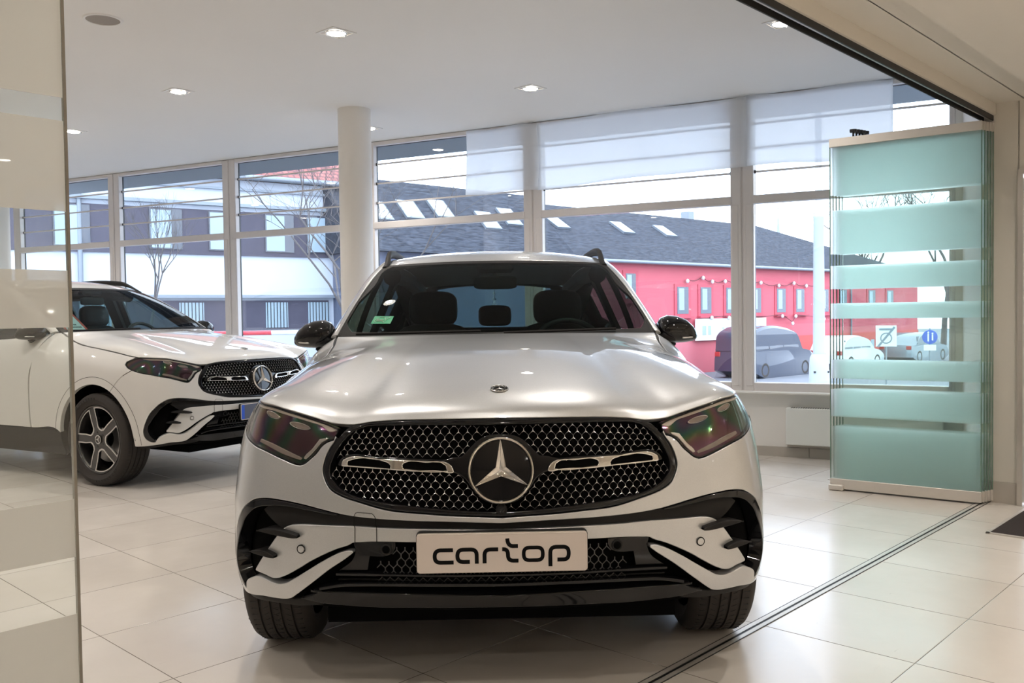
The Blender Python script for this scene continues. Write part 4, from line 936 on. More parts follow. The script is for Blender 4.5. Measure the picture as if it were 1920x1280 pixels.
    # wheels
    def wheel(sd,yc):
        M=Matrix.Translation((sd*.815,yc,.352))@Matrix.Rotation(sd*pi/2,4,'Y')    # local +Z points outwards
        ro=.352;ri=.262;hw=.118
        w=empty('wheel',(0,0,0),parent=car)
        m=MB();n=96
        prof=[(ri-.004,.088),(ri+.004,.100),(ri+.012,.102),(ri+.03,.112),(ro-.05,.120),(ro-.030,.118),(ro-.014,.108),(ro-.005,.094),(ro-.0015,.082)]
        gro=[(.062,.054),(.022,.014),(-.014,-.022),(-.054,-.062)]
        for a,b in gro: prof+=[(ro,a+.0005),(ro-.008,a-.0005),(ro-.008,b+.0005),(ro,b-.0005)]
        prof+=[(ro-.0015,-.082),(ro-.005,-.094),(ro-.014,-.108),(ro-.030,-.118),(ro-.05,-.120),(ri+.03,-.112),(ri,-.10)]
        m.lathe(prof,n,M,0)
        for i in range(72):                                   # shoulder sipes
            a=2*pi*i/72
            for h in(.076,-.076): 
                m.box(M@Vector(((ro-.0018)*cos(a),(ro-.0018)*sin(a),h)),(.004,.0035,.026),M.to_3x3()@Matrix.Rotation(a,3,'Z'),1)
            for h,sk in((.038,.5),(.004,-.5),(-.004,.5),(-.038,-.5)):
                m.box(M@Vector(((ro-.0008)*cos(a+sk*.02),(ro-.0008)*sin(a+sk*.02),h)),(.004,.0022,.020),M.to_3x3()@Matrix.Rotation(a,3,'Z')@Matrix.Rotation(sk,3,'X'),1)
        for i in range(60):                                   # raised ring of lettering blocks on the sidewall
            if i%30<9:
                a=2*pi*i/60;m.box(M@Vector(((ro-.042)*cos(a),(ro-.042)*sin(a),.1195)),(.018,.009,.004),M.to_3x3()@Matrix.Rotation(a,3,'Z'),1)
        m.build('tyre',[M_['rubber'],M_['black']],w,40)
        m=MB();m.lathe([(ri-.004,.090),(ri-.004,.098),(ri-.012,.097),(ri-.020,.085),(ri-.026,.03),(ri-.026,-.10)],72,M,0)
        loops=[]
        for k in range(5):
            a0=radians(90+72*k+36);
            def pol(r,da): return (r*cos(a0+da),r*sin(a0+da))
            ro_=ri-.018;L=[pol(ro_,radians(x)) for x in np.linspace(-29.5,29.5,12)]+[pol(.155,radians(25.5)),pol(.092,radians(22)),pol(.076,radians(10)),pol(.076,radians(-10)),pol(.092,radians(-22)),pol(.155,radians(-25.5))]
            loops.append(L)
        disc=[((ri-.010)*cos(a),(ri-.010)*sin(a)) for a in np.linspace(0,2*pi,97)[:-1]]
        m.prism(disc,.062,.086,M,0,loops)
        for L in loops:
            A=np.array(L);c=A.mean(0);L2=[tuple(c+(p-c)*.90) for p in A];m.prism([tuple(c+(p-c)*1.01) for p in A],.080,.0885,M,1,[L2])
        m.lathe([(0,.094),(.030,.094),(.034,.090),(.034,.08)],32,M,2);star(m,M@Matrix.Translation((0,0,.0945)),.026,.006,.003,1);m.lathe([(.027,.0945),(.031,.0965),(.034,.0945)],32,M,1)
        for k in range(5):
            a=radians(90+72*k);m.lathe([(0,.088),(.009,.088),(.010,.080)],10,M@Matrix.Translation((.056*cos(a),.056*sin(a),0)),3)
        m.build('rim',[M_['rim'],M_['satin'],M_['rim'],M_['black']],w,35)
        m=MB();m.lathe([(.07,.01),(.18,.01),(.18,-.02),(.07,-.02)],48,M,0);m.box(M@Vector((.13,.0,.0)),(.10,.12,.08),M.to_3x3(),1,.01);m.lathe([(0,-.03),(.24,-.03)],48,M,1);m.build('brake',[M_['disc'],M_['deep']],w,40)
    for sd in both:
        for yc in(AX1,AX2): wheel(sd,yc)
    # number plate
    pz=.5265;pl=empty('number_plate',parent=car)
    Fp=Matrix.Translation((0,-.022,pz))@Matrix.Rotation(pi/2,4,'X')            # local x across, y up, z towards the viewer
    w_,h_=(.521,.121)
    def rr(w,h,r,n=6): return [(sx*(w/2-r)+r*cos(a),sy*(h/2-r)+r*sin(a)) for sx,sy,a0 in((1,1,0),(-1,1,90),(-1,-1,180),(1,-1,270)) for a in [radians(a0+90*i/n) for i in range(n+1)]]
    m=MB();m.prism(rr(w_+.004,h_+.006,.012),-.022,-.004,Fp,0);m.build('plate_holder',M_['black'],pl)
    if plate=='text':
        m=MB();m.prism(rr(w_,h_,.010),-.004,.004,Fp,0);m.tube([Fp@Vector((x,y,.004)) for x,y in rr(w_-.006,h_-.006,.009)],.0014,6,0,closed=True);m.build('plate_face',M_['plate'],pl,30)
        sc=w_/1862.0;m=MB()
        def LP(x,y): return ((x-935)*sc,(598-y)*sc)
        def stroke(pts,wd=43,cl=False):
            A=[np.array(LP(*p)) for p in pts];n=len(A);h=wd*sc/2;l=[];r=[]
            for i in range(n):
                a=A[i-1] if(i or cl) else A[i];b=A[(i+1)%n] if(i<n-1 or cl) else A[i]
                if i and i<n-1 or cl:
                    t1=(A[i]-A[i-1]);t1/=np.linalg.norm(t1);t2=A[(i+1)%n]-A[i];t2/=np.linalg.norm(t2);t=t1+t2;t/=np.linalg.norm(t);k=1/max(.5,t@t1)
                else: t=(b-a)/np.linalg.norm(b-a);k=1
                nn=np.array([-t[1],t[0]])*h*k;l.append(A[i]+nn);r.append(A[i]-nn)
            for i in range(n if cl else n-1):
                j=(i+1)%n;q=[Fp@Vector((*p,.0048)) for p in(l[i],r[i],r[j],l[j])]+[Fp@Vector((*p,.0035)) for p in(l[i],r[i],r[j],l[j])]
                m.add(q,[(0,1,2,3),(0,4,5,1),(1,5,6,2),(2,6,7,3),(3,7,4,0)])
        def arc(p,c,q,n=6): return [((1-t)**2*p[0]+2*t*(1-t)*c[0]+t*t*q[0],(1-t)**2*p[1]+2*t*(1-t)*c[1]+t*t*q[1]) for t in np.linspace(0,1,n)]
        stroke([(400,563)]+arc((260,563),(202,567),(200,622))+arc((200,640),(202,696),(260,698))+[(405,698)])
        stroke([(582,695)]+arc((505,695),(448,692),(447,635))+arc((447,620),(450,561),(510,560))+arc((595,560),(656,562),(657,620))+[(657,716)])
        stroke([(742,714)]+arc((742,620),(745,564),(805,563))+[(892,563)])
        stroke(arc((992,446),(994,528),(1050,531))+[(1108,531)])
        stroke([(935,563)]+arc((950,563),(997,565),(998,620))+arc((998,635),(1000,690),(1055,691))+[(1112,691)])
        oo=arc((1230,551),(1170,553),(1170,610))+arc((1170,630),(1170,689),(1230,690))+arc((1318,690),(1378,689),(1378,630))+arc((1378,610),(1378,551),(1318,551));stroke(oo,40,True)
        stroke([(1460,760)]+arc((1460,610),(1462,551),(1520,549))+arc((1605,549),(1660,551),(1661,608))+arc((1661,628),(1660,687),(1605,688))+[(1537,688)])
        m.build('plate_lettering',M_['ink'],pl)
    else:
        m=MB();m.prism(rr(w_-.004,.112,.008),-.004,.003,Fp,0);m.prism([(-w_/2+.004,-.054),(-w_/2+.034,-.054),(-w_/2+.034,.054),(-w_/2+.004,.054)],.002,.0036,Fp,1);m.build('plate_face',[M_['plategrey'],M_['eublue']],pl,30)
        m=MB();m.tube([Fp@Vector((x,y,.002)) for x,y in rr(w_,.118,.009)],.003,6,closed=True);m.build('plate_frame',M_['plate'],pl)
    return car,ws,windU
silver,ws1,windU_=build_car('silver car facing straight out, plate lettered cartop, green sticker in its windscreen',(-.0393,2.719,0),.02213,M_['silver'],'text')
whitec,ws2,_w=build_car('white car parked side-on at the left, blank dark plate, red-edged sheet in its windscreen',(-1.99,7.085,0),1.058,M_['whitep'],'blank')
# green parking sticker with a line drawing of a car, inside the silver windscreen
def scr(u,v,d=.0016): p=windU_(np.array(abs(u)),np.array(v),np.array(d));return Vector((p[0] if u>=0 else -p[0],p[1],p[2]))
def sticker_pts(x,y): return scr(-.581+.093*x+.004*y,.133+.076*y)
m=MB();n=8;vs=[sticker_pts(i/n,j/4) for j in range(5) for i in range(n+1)];fs=[(j*(n+1)+i,j*(n+1)+i+1,(j+1)*(n+1)+i+1,(j+1)*(n+1)+i) for j in range(4) for i in range(n)];m.add(vs,fs,0)
def sl(pts,r=.0011): m.tube([(lambda q:q+Vector((0,-.0008,.0012)))(sticker_pts(x,y)) for x,y in pts],r,5,1)
sl([(.15,.15),(.15,.30),(.10,.34),(.16,.52),(.24,.56),(.30,.80),(.58,.80),(.64,.56),(.68,.50),(.68,.34),(.62,.30),(.62,.15),(.56,.15),(.56,.28),(.21,.28),(.21,.15)])
for y in(.34,.42,.50): sl([(.22,y),(.56,y)])
sl([(.66,.45),(.86,.82)]);sl([(.80,.78),(.86,.82),(.92,.80)])
m.build('screen_sticker',[M_['green'],M_['pale']],ws1)
# sheet with a red edge standing on the white car's dashboard
sh=empty('windscreen_sheet',(-1.99,7.085,0),1.058,'white sheet with a red border standing behind the windscreen of the white car','sign')
def sp_(x,y,d=-.022): return scr(-.645+.170*x,.062+.53*y,d)
def patch(x0,x1,y0,y1,d,mi,m):
    n=6;vs=[sp_(x0+(x1-x0)*i/n,y0+(y1-y0)*j/n,dd) for dd in(d,d-.0015) for j in range(n+1) for i in range(n+1)];N2=(n+1)**2
    fs=[(j*(n+1)+i,j*(n+1)+i+1,(j+1)*(n+1)+i+1,(j+1)*(n+1)+i) for j in range(n) for i in range(n)];m.add(vs,fs+[tuple(N2+k for k in f[::-1]) for f in fs],mi)
m=MB();patch(0,1,0,1,-.022,0,m);m.build('sheet_paper',M_['paper'],sh)
m=MB()
for a in((0,1,0,.045),(0,1,.955,1),(0,.10,.045,.955),(.90,1,.045,.955)): patch(*a,-.0205,0,m)
m.build('red_border',M_['red'],sh)
m=MB()
for k,(y,n) in enumerate(((.12,9),(.20,7),(.55,6),(.66,6))):
    for i in range(n): patch(.2+.07*i,.2+.07*i+.045,y,y+.035,-.0205,0,m)
m.build('sheet_print',M_['trim'],sh)
# ---------------- ceiling fittings ----------------
def downlight(a,b,z,label,watts=LAMP_W,cone=132):
    p=T(a,b,z);o=empty('downlight',p,TROT+.02,label,'ceiling light','square ceiling spotlights')
    m=MB();S=.095
    fr=[(-S,-S),(S,-S),(S,S),(-S,S)];hl=[(-.078,-.078),(.078,-.078),(.078,.078),(-.078,.078)]
    m.prism(fr,-.005,.0005,None,0,[hl]);m.build('trim_frame',M_['white'],o)
    m=MB();m.prism(hl,-.001,.0004,None,0);m.build('back_plate',M_['alupale'],o)
    m=MB();m.lathe([(.058,-.004),(.066,-.010),(.070,-.004)],32);m.tube([(-.077,0,-.004),(-.066,0,-.006)],.006,8);m.tube([(.077,0,-.004),(.066,0,-.006)],.006,8);m.build('gimbal_ring',M_['satin'],o,40)
    m=MB();m.lathe([(0,-.016),(.035,-.0145),(.057,-.008),(.058,-.003)],32);m.build('lamp_lens',M_['lamp'],o,40)
    ld=bpy.data.lights.new('spot','SPOT');ld.energy=watts;ld.color=(1.0,.925,.845);ld.spot_size=radians(cone);ld.spot_blend=1.0;ld.shadow_soft_size=.03
    lo=bpy.data.objects.new('spot_beam',ld);COL.objects.link(lo);lo.location=p+Vector((0,0,-.03));lo.rotation_euler=(0,0,0)
    return o
DL={(3.51,4.85):'square ceiling spotlight nearest the camera above the silver car, left of centre',(3.48,6.985):'square ceiling spotlight between the round speaker and the glazing, left part of ceiling',(5.49,4.925):'square ceiling spotlight right of the round column, above the hanging film',(5.443,2.694):'square ceiling spotlight beside the black sliding-door track',(3.47,9.15):'square ceiling spotlight half hidden by the edge of the left glass panel',(5.487,7.07):'square ceiling spotlight half hidden behind the round column'}
for a in(-2.4,-.45,1.53,3.5,5.47):
    for b in(2.70,4.88,7.03,9.15,11.25):
        q=min(DL,key=lambda k:(k[0]-a)**2+(k[1]-b)**2);hit=(q[0]-a)**2+(q[1]-b)**2<.02
        aa,bb=(q if hit else (a,b));p=T(aa,bb)
        if (p-Vector((WN.x,WN.y,0))*((p.x*WN.x+p.y*WN.y)-0)).length<0: continue
        if p.x*WN.x+p.y*WN.y>WOFF-.35 or p.x*WD.x+p.y*WD.y<-11.3: continue
        downlight(aa,bb,CZ,DL[q] if hit else 'square ceiling spotlight out of the photograph above the showroom floor')
for a in(-1.1,1.0,3.1,5.2):
    for b in(.9,-1.2,-3.3,-5.2):
        downlight(a,b,NZ-.08,'unseen square ceiling spotlight in the near room, added to light the car front',watts=NEAR_W*(1 if b>-2 else 3.0),cone=156)  # out-of-view spots; back rows added and made stronger to brighten the bumper
sp=empty('ceiling_speaker',T(2.33,5.634,CZ),TROT,'round grey loudspeaker set in the white ceiling','speaker')
m=MB();m.lathe([(.098,-.001),(.100,-.007),(.112,-.007),(.118,0)],48);m.build('speaker_rim',M_['white'],sp,40)
m=MB();m.lathe([(0,-.006),(.06,-.0055),(.099,-.004)],48);m.build('speaker_grille',M_['grillm'],sp,40)
# ---------------- sliding glass panels ----------------
BANDS=[(2.04,2.376),(1.637,1.938),(1.397,1.557),(1.192,1.298),(.779,.907),(.514,.705),(.075,.448)]
BANDS2=[(2.06,2.376),(1.655,1.955),(1.449,1.613),(1.238,1.342),(.815,.922),(.53,.709),(.075,.455)]
def glass_panel(label,loc,rz,wd,frost,group=None,bands=BANDS,zmax=2.43,edge='gedge'):
    o=empty('glass_panel',loc,rz,label,'glass panel',group)
    m=MB();m.box((wd/2,0,1.235),(wd-.012,.010,2.32));m.build('pane',M_['gpane'],o)
    m=MB()
    for x in(.003,wd-.003): m.box((x,0,1.235),(.005,.0104,2.32))
    m.build('pane_edge',M_[edge],o)
    for z0,z1 in bands:
        m=MB();m.box((wd/2,-.0062,(z0+z1)/2),(wd-.016,.0020,z1-z0));m.build('frosted_band',frost,o)
    for nm,z0,z1 in(('top_rail',2.372,zmax),('bottom_rail',.012,.082)):
        m=MB();m.box((wd/2,0,(z0+z1)/2),(wd,.024,z1-z0),None,0,.002);m.build(nm,M_['alupale'],o)
    m=MB()
    for x in(.16,):
        m.tube([(x,0,zmax),(x,0,zmax+.028)],.007,8);m.lathe([(0,zmax+.028),(.022,zmax+.028),(.024,zmax+.034),(.024,zmax+.048),(0,zmax+.05)],20,Matrix.Translation((x,0,0)))
    m.build('guide_roller',M_['black'],o,40)
    return o
sp1=Vector((2.975,5.632,0));sp0=Vector((2.213,6.188,0));sd_=(sp1-sp0);srz=math.atan2(sd_.y,sd_.x);sn=Vector((-sd_.y,sd_.x,0)).normalized()
ords=['foremost','second','third','fourth','rearmost']
for k in range(5):
    glass_panel('%s of the five glass panels folded against the pier, green with frosted bands'%ords[k],sp0+sn*(.031*k)+sd_.normalized()*(.012*k),srz,.945,M_['frost'],'folded sliding glass panels')
m=MB();m.box((0,0,.022),(.10,.16,.040),None,0,.006);m.box((-.06,0,.06),(.03,.012,.006));m.build('panel_foot',M_['alupale'],label='small metal floor stop under the left end of the folded glass panels',cat='floor stop',loc=sp0+sn*.045+sd_.normalized()*.045,rz=srz)
pl0=T(.640,1.707,0);pl0=Vector((-.810,1.640,0))-Vector((.686,.728,0))*.945
glass_panel('single glass panel at the left edge with pale frosted bands, nearest the camera',pl0,TROT,.945,M_['frostgrey'],edge='gedge2',bands=BANDS2)
# ---------------- radiator under the window ----------------
rd=empty('radiator',W(-1.335,0,0),WR,'white panel radiator on the wall under the right-hand window','radiator')
m=MB();m.box((.60,-.075,.275),(1.2,.09,.312),None,0,.006);m.build('radiator_casing',M_['rad'],rd,30)
m=MB()
for i in range(58): m.box((.045+.0195*i,-.075,.4318),(.010,.06,.003))
m.build('top_grille',M_['black'],rd)
m=MB()
for x in(.12,1.08): m.box((x,-.015,.27),(.04,.03,.12))
m.build('wall_bracket',M_['steel'],rd)
m=MB();m.box((.60,-.02,.105),(1.2,.03,.028));m.build('pipe_cover',M_['skirt'],rd)
# ---------------- translucent film hung over the upper panes ----------------
def film_sheet(name,label,al0,al1,ztop0,ztop1,zb0,zb1,out,seed):
    rnd=random.Random(seed);n=40;k=14;vs=[]
    ph=[rnd.uniform(0,6) for _ in range(6)]
    for i in range(n+1):
        t=i/n;al=al0+(al1-al0)*t;zt_=ztop0+(ztop1-ztop0)*t+.010*sin(9*t+ph[0])*(1 if 0<t<1 else .3);zb=zb0+(zb1-zb0)*t+.008*sin(7*t+ph[1])
        for j in range(k+1):
            s=j/k;z=zt_+(zb-zt_)*s;y=out+.010*s*sin(11*t+ph[2]+2*s)+.006*sin(23*t+5*s+ph[3])*s+.008*sin(5*s*t*3+ph[4])
            vs.append(W(al+.010*sin(4*s+ph[5])*(1 if i==0 else 0),y,z))
    fs=[(i*(k+1)+j,(i+1)*(k+1)+j,(i+1)*(k+1)+j+1,i*(k+1)+j+1) for i in range(n) for j in range(k)]
    m=MB();m.add(vs,fs,0);o=m.build(name,M_['sheet'],None,60,label,'sheet','white film sheets on the windows')
    sm=o.modifiers.new('thickness','SOLIDIFY');sm.thickness=.0008
    return o
film_sheet('film_sheet','short white film sheet hung right of the round column, its left edge slanted',-4.44,-3.60,3.085,3.09,2.455,2.452,-.050,3)
film_sheet('film_sheet','wide white film sheet hung across the tall window above the silver car roof',-3.64,-1.66,3.088,3.095,2.45,2.505,-.062,5)
film_sheet('film_sheet','white film sheet with shadow stripes hung beside the folded glass panels',-1.70,-.50,3.095,3.10,2.505,2.47,-.052,8)
# ---------------- door mat ----------------
mt=empty('door_mat',T(0,0,0),TROT,'dark brown entrance mat with a metal edge let into the floor','door mat')
a0,b0=AB(Vector((2.615,4.906,0)));
m=MB();m.box((a0+.44,b0-.85,.0045),(.84,1.66,.009));m.build('mat_pile',M_['mat'],mt)
m=MB()
for c,d in(((a0+.44,b0-.010,.004),(.88,.020,.008)),((a0+.44,b0-1.69,.004),(.88,.020,.008)),((a0+.010,b0-.85,.004),(.020,1.70,.008)),((a0+.87,b0-.85,.004),(.020,1.70,.008))): m.box(c,d)
m.build('mat_edging',M_['steel'],mt)
# ---------------- outside: sloping street, houses, traffic ----------------
M_['asphalt']=mat('asphalt',(.15,.16,.185),.8,var=.25,vscale=.6,bump=.1)
M_['facade']=mat('white_render',(.50,.54,.61),.85,var=.05,vscale=1.5)
M_['dark_band']=mat('dark_cladding',(.075,.07,.095),.7,spec=.2,var=.12,vscale=2)
M_['redwall']=mat('red_render',(.56,.115,.145),.85,var=.10,vscale=.9)
M_['redlow']=mat('red_plinth_paint',(.56,.085,.08),.85,var=.08,vscale=1.2)
M_['trimred']=mat('red_window_surround',(.50,.085,.115),.8,var=.05)
def slate_mat():
    m=mat('slate_roof',(.080,.088,.105),.7,spec=.12,var=.5,vscale=1.1);N=m.node_tree.nodes;L=m.node_tree.links;b=N['Principled BSDF'];tc=N.new('ShaderNodeTexCoord')
    mp=N.new('ShaderNodeMapping');mp.inputs['Rotation'].default_value=(0,0,.6);mp.inputs['Scale'].default_value=(1.4,5.5,5.5);L.new(tc.outputs['Object'],mp.inputs[0])
    ns=N.new('ShaderNodeTexNoise');ns.inputs['Scale'].default_value=2.2;ns.inputs['Detail'].default_value=7;ns.inputs['Roughness'].default_value=.75;L.new(mp.outputs[0],ns.inputs['Vector'])
    cr=N.new('ShaderNodeValToRGB');cr.color_ramp.elements[0].position=.40;cr.color_ramp.elements[0].color=(.016,.019,.028,1);cr.color_ramp.elements[1].position=.68;cr.color_ramp.elements[1].color=(.075,.085,.11,1);L.new(ns.outputs['Fac'],cr.inputs[0]);L.new(cr.outputs[0],b.inputs['Base Color']);return m
M_['slate']=slate_mat()
def tiles_mat():
    m=mat('red_clay_tiles',(.42,.14,.11),.8);N=m.node_tree.nodes;L=m.node_tree.links;b=N['Principled BSDF'];tc=N.new('ShaderNodeTexCoord');br=N.new('ShaderNodeTexBrick')
    br.inputs['Color1'].default_value=(.36,.12,.10,1);br.inputs['Color2'].default_value=(.26,.08,.07,1);br.inputs['Mortar'].default_value=(.13,.05,.05,1);br.inputs['Scale'].default_value=1.0;br.inputs['Brick Width'].default_value=.22;br.inputs['Row Height'].default_value=.20;br.inputs['Mortar Size'].default_value=.03
    L.new(tc.outputs['Object'],br.inputs['Vector']);L.new(br.outputs['Color'],b.inputs['Base Color']);return m
M_['claytile']=tiles_mat()
M_['glassdark']=mat('window_glass_dark',(.035,.045,.07),.06,spec=.9,var=.3,vscale=2)
M_['blindpale']=mat('pale_blind',(.30,.39,.46),.3,spec=.5,var=.10,vscale=2)
M_['zinc']=mat('zinc_gutter',(.23,.26,.30),.5,.5,var=.05)
M_['postgrey']=mat('pale_grey_paint',(.42,.47,.54),.5,var=.06,vscale=3)
M_['bark']=mat('bare_bark',(.085,.075,.075),.9,var=.3,vscale=10)
M_['leafdry']=mat('dry_leaf',(.10,.085,.07),.9,var=.3,vscale=12)
M_['vanpaint']=paint('dark_blue_car_paint',(.028,.040,.070),.3,.35)
M_['greycar']=paint('grey_car_paint',(.20,.23,.27),.5,.35)
M_['whitecar']=paint('pale_car_paint',(.62,.66,.70),.0,.4)
M_['signblue']=mat('sign_blue',(.03,.10,.45),.4,var=.03)
M_['signwhite']=mat('sign_white',(.75,.78,.78),.45,var=.03)
M_['boomred']=mat('barrier_red',(.62,.03,.05),.4,var=.05)
M_['bulb']=mat('frosted_bulb',(.75,.75,.75),.3,var=.03)
def gz(x): t=min(max((x+8.0)/14.0,0),1);return -.02-1.48*t*t*(3-2*t)
m=MB();NX,NY=60,24;vs=[]
for i in range(NX+1):
    for j in range(NY+1):
        p=W(-60+110*i/NX,.35+130*(j/NY)**2);vs.append((p.x,p.y,gz(p.x)-.10*(1-min(1,j/3))))
m.add(vs,[(i*(NY+1)+j,(i+1)*(NY+1)+j,(i+1)*(NY+1)+j+1,i*(NY+1)+j+1) for i in range(NX) for j in range(NY)])
for q in range(4):     # the earth under the street
    pass
m.build('ground',M_['asphalt'],kind='structure',smooth=60)
# red house: local x along the front (t), y into the house, z up
def house(label,p0,ang,cat='house'): return empty('house',p0,ang,label,cat)
RA_=math.atan2(.665,.747);red=house('long red two-storey house with a dark slate roof and small skylights across the street',(8.172,40,0),RA_)
T0,T1=-7.5,22.7
m=MB();m.box(((T0+T1)/2,4.0,.95),(T1-T0,8.0,4.9));m.build('front_wall',M_['redwall'],red)
m=MB();m.box(((5.75+T1)/2,-.03,-.80),(T1-5.75,.06,1.55));m.build('lower_wall',M_['redlow'],red)
m=MB();m.add([(T0-.3,-.35,3.36),(T1+.3,-.35,3.36),(11.0,4.0,6.10),(T0-.3,4.0,6.10),(T1+.3,8.35,3.36),(T0-.3,8.35,3.36)],[(0,1,2,3),(1,4,2),(4,5,3,2),(0,3,5),(0,5,4,1)]);m.build('slate_roof',M_['slate'],red)
m=MB();m.tube([(T0-.3,-.40,3.36),(T1+.3,-.40,3.36)],.075,8);m.tube([(14.2,-.1,3.3),(14.2,-.1,-1.5)],.05,8);m.build('gutter',M_['zinc'],red,60)
m=MB();m.box((5.3,4.3,6.0),(.45,.5,1.0));m.build('chimney',M_['zinc'],red)
def rwin(t,z0,z1,w,blind=False,sill=True):
    m=MB();m.box((t+w/2,-.02,(z0+z1)/2),(w+.34,.05,z1-z0+.26));
    if sill: m.box((t+w/2,-.10,z0-.16),(w+.44,.2,.09))
    f=m.build('window',M_['trimred'],red)
    m=MB();m.box((t+w/2,-.035,(z0+z1)/2),(w,.04,z1-z0));m.build('window_pane',M_['glassdark'],f)
    m=MB();m.box((t+w/2-.10,-.058,(z0+z1)/2+.05),(w*.46,.006,(z1-z0)*.8));m.build('curtain',M_['blindpale'],f)
for t in(-1.22,.48,2.45,4.55,6.77,8.56,11.02,13.0,16.3,18.55): rwin(t,1.19,2.38,.80)
rwin(-4.62,1.85,2.90,.62);rwin(-8.3,1.5,2.6,.7)
for t,w,z0,z1 in((7.28,1.5,-1.30,-.26),(16.4,.9,-1.35,-.40),(18.6,.9,-1.35,-.40)): rwin(t,z0,z1,w,sill=False)
m=MB();m.box((11.85,-.06,-.98),(.95,.06,1.10));f=m.build('entrance_door',M_['glassdark'],red)
m=MB();
for i in range(7): m.box((11.45+.13*i,-.10,-.98),(.02,.02,1.08))
m.build('door_bars',M_['black'],f)
def rz_(d): return 3.36+(d+.35)*2.74/4.35
for t,dp in((-6.7,2.35),(-2.55,2.35),(.5,2.35),(7.0,2.3)):
    m=MB();a=math.atan2(2.74,4.35);R=Matrix.Rotation(a,3,'X');m.box((t+.45,dp,rz_(dp)+.05),(.78,1.05,.10),R,0);m.box((t+.45,dp,rz_(dp)+.10),(.66,.92,.03),R,1);m.build('skylight',[M_['zinc'],M_['signwhite']],red)
m=MB();m.box((2.75,-.16,.46),(5.65,.05,.98));b=m.build('banner',M_['signwhite'],red)
m=MB();m.box((.55,-.19,.42),(.28,.01,.42));m.box((.95,-.19,.42),(.22,.01,.42))
for i in range(9): m.box((2.0+.30*i,-.19,.50),(.18,.01,.09))
m.build('banner_print',M_['blindpale'],b)
m=MB();m.box((8.05,-.10,-.60),(.86,.02,.46));s=m.build('paper_notice',M_['signwhite'],red)
m=MB()
for k,(x0,x1,z) in enumerate(((7.75,8.35,-.48),(7.72,8.40,-.60),(7.85,8.22,-.72))):
    n=int((x1-x0)/.085)
    for i in range(n): m.box((x0+.085*i,-.113,z),(.05,.006,.055+.02*((i*7+k)%3)))
m.build('notice_writing',M_['ink'],s)
st=[(-.6,2.72),(.55,2.88),(1.25,2.72),(2.25,2.75),(3.6,2.78),(5.2,2.72),(6.8,2.60),(8.2,2.74),(9.4,2.62),(10.8,2.72)]
m=MB();pts=[]
for i in range(len(st)-1):
    for k in range(6): 
        t=k/6;pts.append((st[i][0]+(st[i+1][0]-st[i][0])*t,-.12,st[i][1]+(st[i+1][1]-st[i][1])*t-.14*sin(pi*t)))
m.tube(pts,.012,5);sl_=empty('string_lights',(8.172,40,0),RA_,'wire of round bulbs strung over the upper windows of the red house','string lights')
m.build('wire',M_['black'],sl_)
for x,z in st: m=MB();m.lathe([(0,.10),(.06,.07),(.085,0),(.06,-.07),(0,-.10)],10,Matrix.Translation((x,-.14,z-.08)));m.build('bulb',M_['bulb'],sl_,60)
st2=[(1.05,.99),(2.4,.97),(6.95,1.0),(8.2,.98),(11.0,.80),(7.9,.62)]
sl2=empty('string_lights',(8.172,40,0),RA_,'row of bulbs along the top of the white banner on the red house','string lights')
m=MB();m.tube([(.9,-.22,1.02),(2.4,-.22,1.06),(5.5,-.22,1.0),(6.95,-.22,1.08),(7.9,-.22,.70),(8.3,-.22,1.05),(11.0,-.22,.88)],.012,5);m.build('wire',M_['black'],sl2)
for x,z in st2: m=MB();m.lathe([(0,.10),(.06,.07),(.085,0),(.06,-.07),(0,-.10)],10,Matrix.Translation((x,-.24,z)));m.build('bulb',M_['bulb'],sl2,60)
# second slate-roofed house to the left of it
lo=Vector((8.172,40,0))+Vector((.747,.665,0))*(-7.9);h2=house('grey slate-roofed house left of the red house, seen past the film sheet',lo,RA_)
M_['greywall']=mat('grey_blue_render',(.10,.115,.17),.85,var=.08,vscale=1.2)
m=MB();m.box((-4.6,2.6,.9),(9.2,5.2,5.0));m.build('front_wall',M_['greywall'],h2)
m=MB();m.add([(-9.5,-.35,3.36),(.2,-.35,3.36),(.2,2.6,6.15),(-9.5,2.6,6.15),(.2,5.5,3.36),(-9.5,5.5,3.36)],[(0,1,2,3),(3,2,4,5),(1,4,2),(0,3,5),(0,5,4,1)]);m.build('slate_roof',M_['slate'],h2)
for t,dp in((-8.0,1.15),(-6.6,1.3),(-5.15,1.45),(-3.2,1.1),(-1.9,1.35)):
    m=MB();a=math.atan2(2.79,2.95);R=Matrix.Rotation(a,3,'X');zz=3.36+(dp+.35)*2.79/2.95;m.box((t,dp,zz+.05),(.78,1.0,.10),R,0);m.box((t,dp,zz+.10),(.66,.88,.03),R,1);m.build('skylight',[M_['zinc'],M_['signwhite']],h2)
# white office building with a dark window band and a red tiled roof
WA_=math.atan2(.562,.827);wb=house('white building with a dark window band and red tiled roof, left of the column',(-6.426,30,0),WA_,'building')
m=MB();m.box((-8.4,5,2.75),(19.4,10,5.8));m.build('front_wall',M_['facade'],wb)
m=MB();m.add([(-18.6,-.35,5.72),(1.7,-.35,5.72),(1.7,5,9.6),(-18.6,5,9.6),(1.7,10.3,5.72),(-18.6,10.3,5.72)],[(0,1,2,3),(3,2,4,5),(1,4,2),(0,3,5),(0,5,4,1)]);m.build('tiled_roof',M_['claytile'],wb)
m=MB();m.tube([(-18.6,-.42,5.70),(1.7,-.42,5.70)],.09,8);m.tube([(-7.35,-.10,5.6),(-7.35,-.10,0)],.07,8);m.build('gutter',M_['zinc'],wb,60)
m=MB();m.box((-8.5,-.10,4.83),(19.2,.24,.10));m.box((-8.5,-.06,5.35),(19.2,.14,.07));m.build('cornice',M_['zinc'],wb)
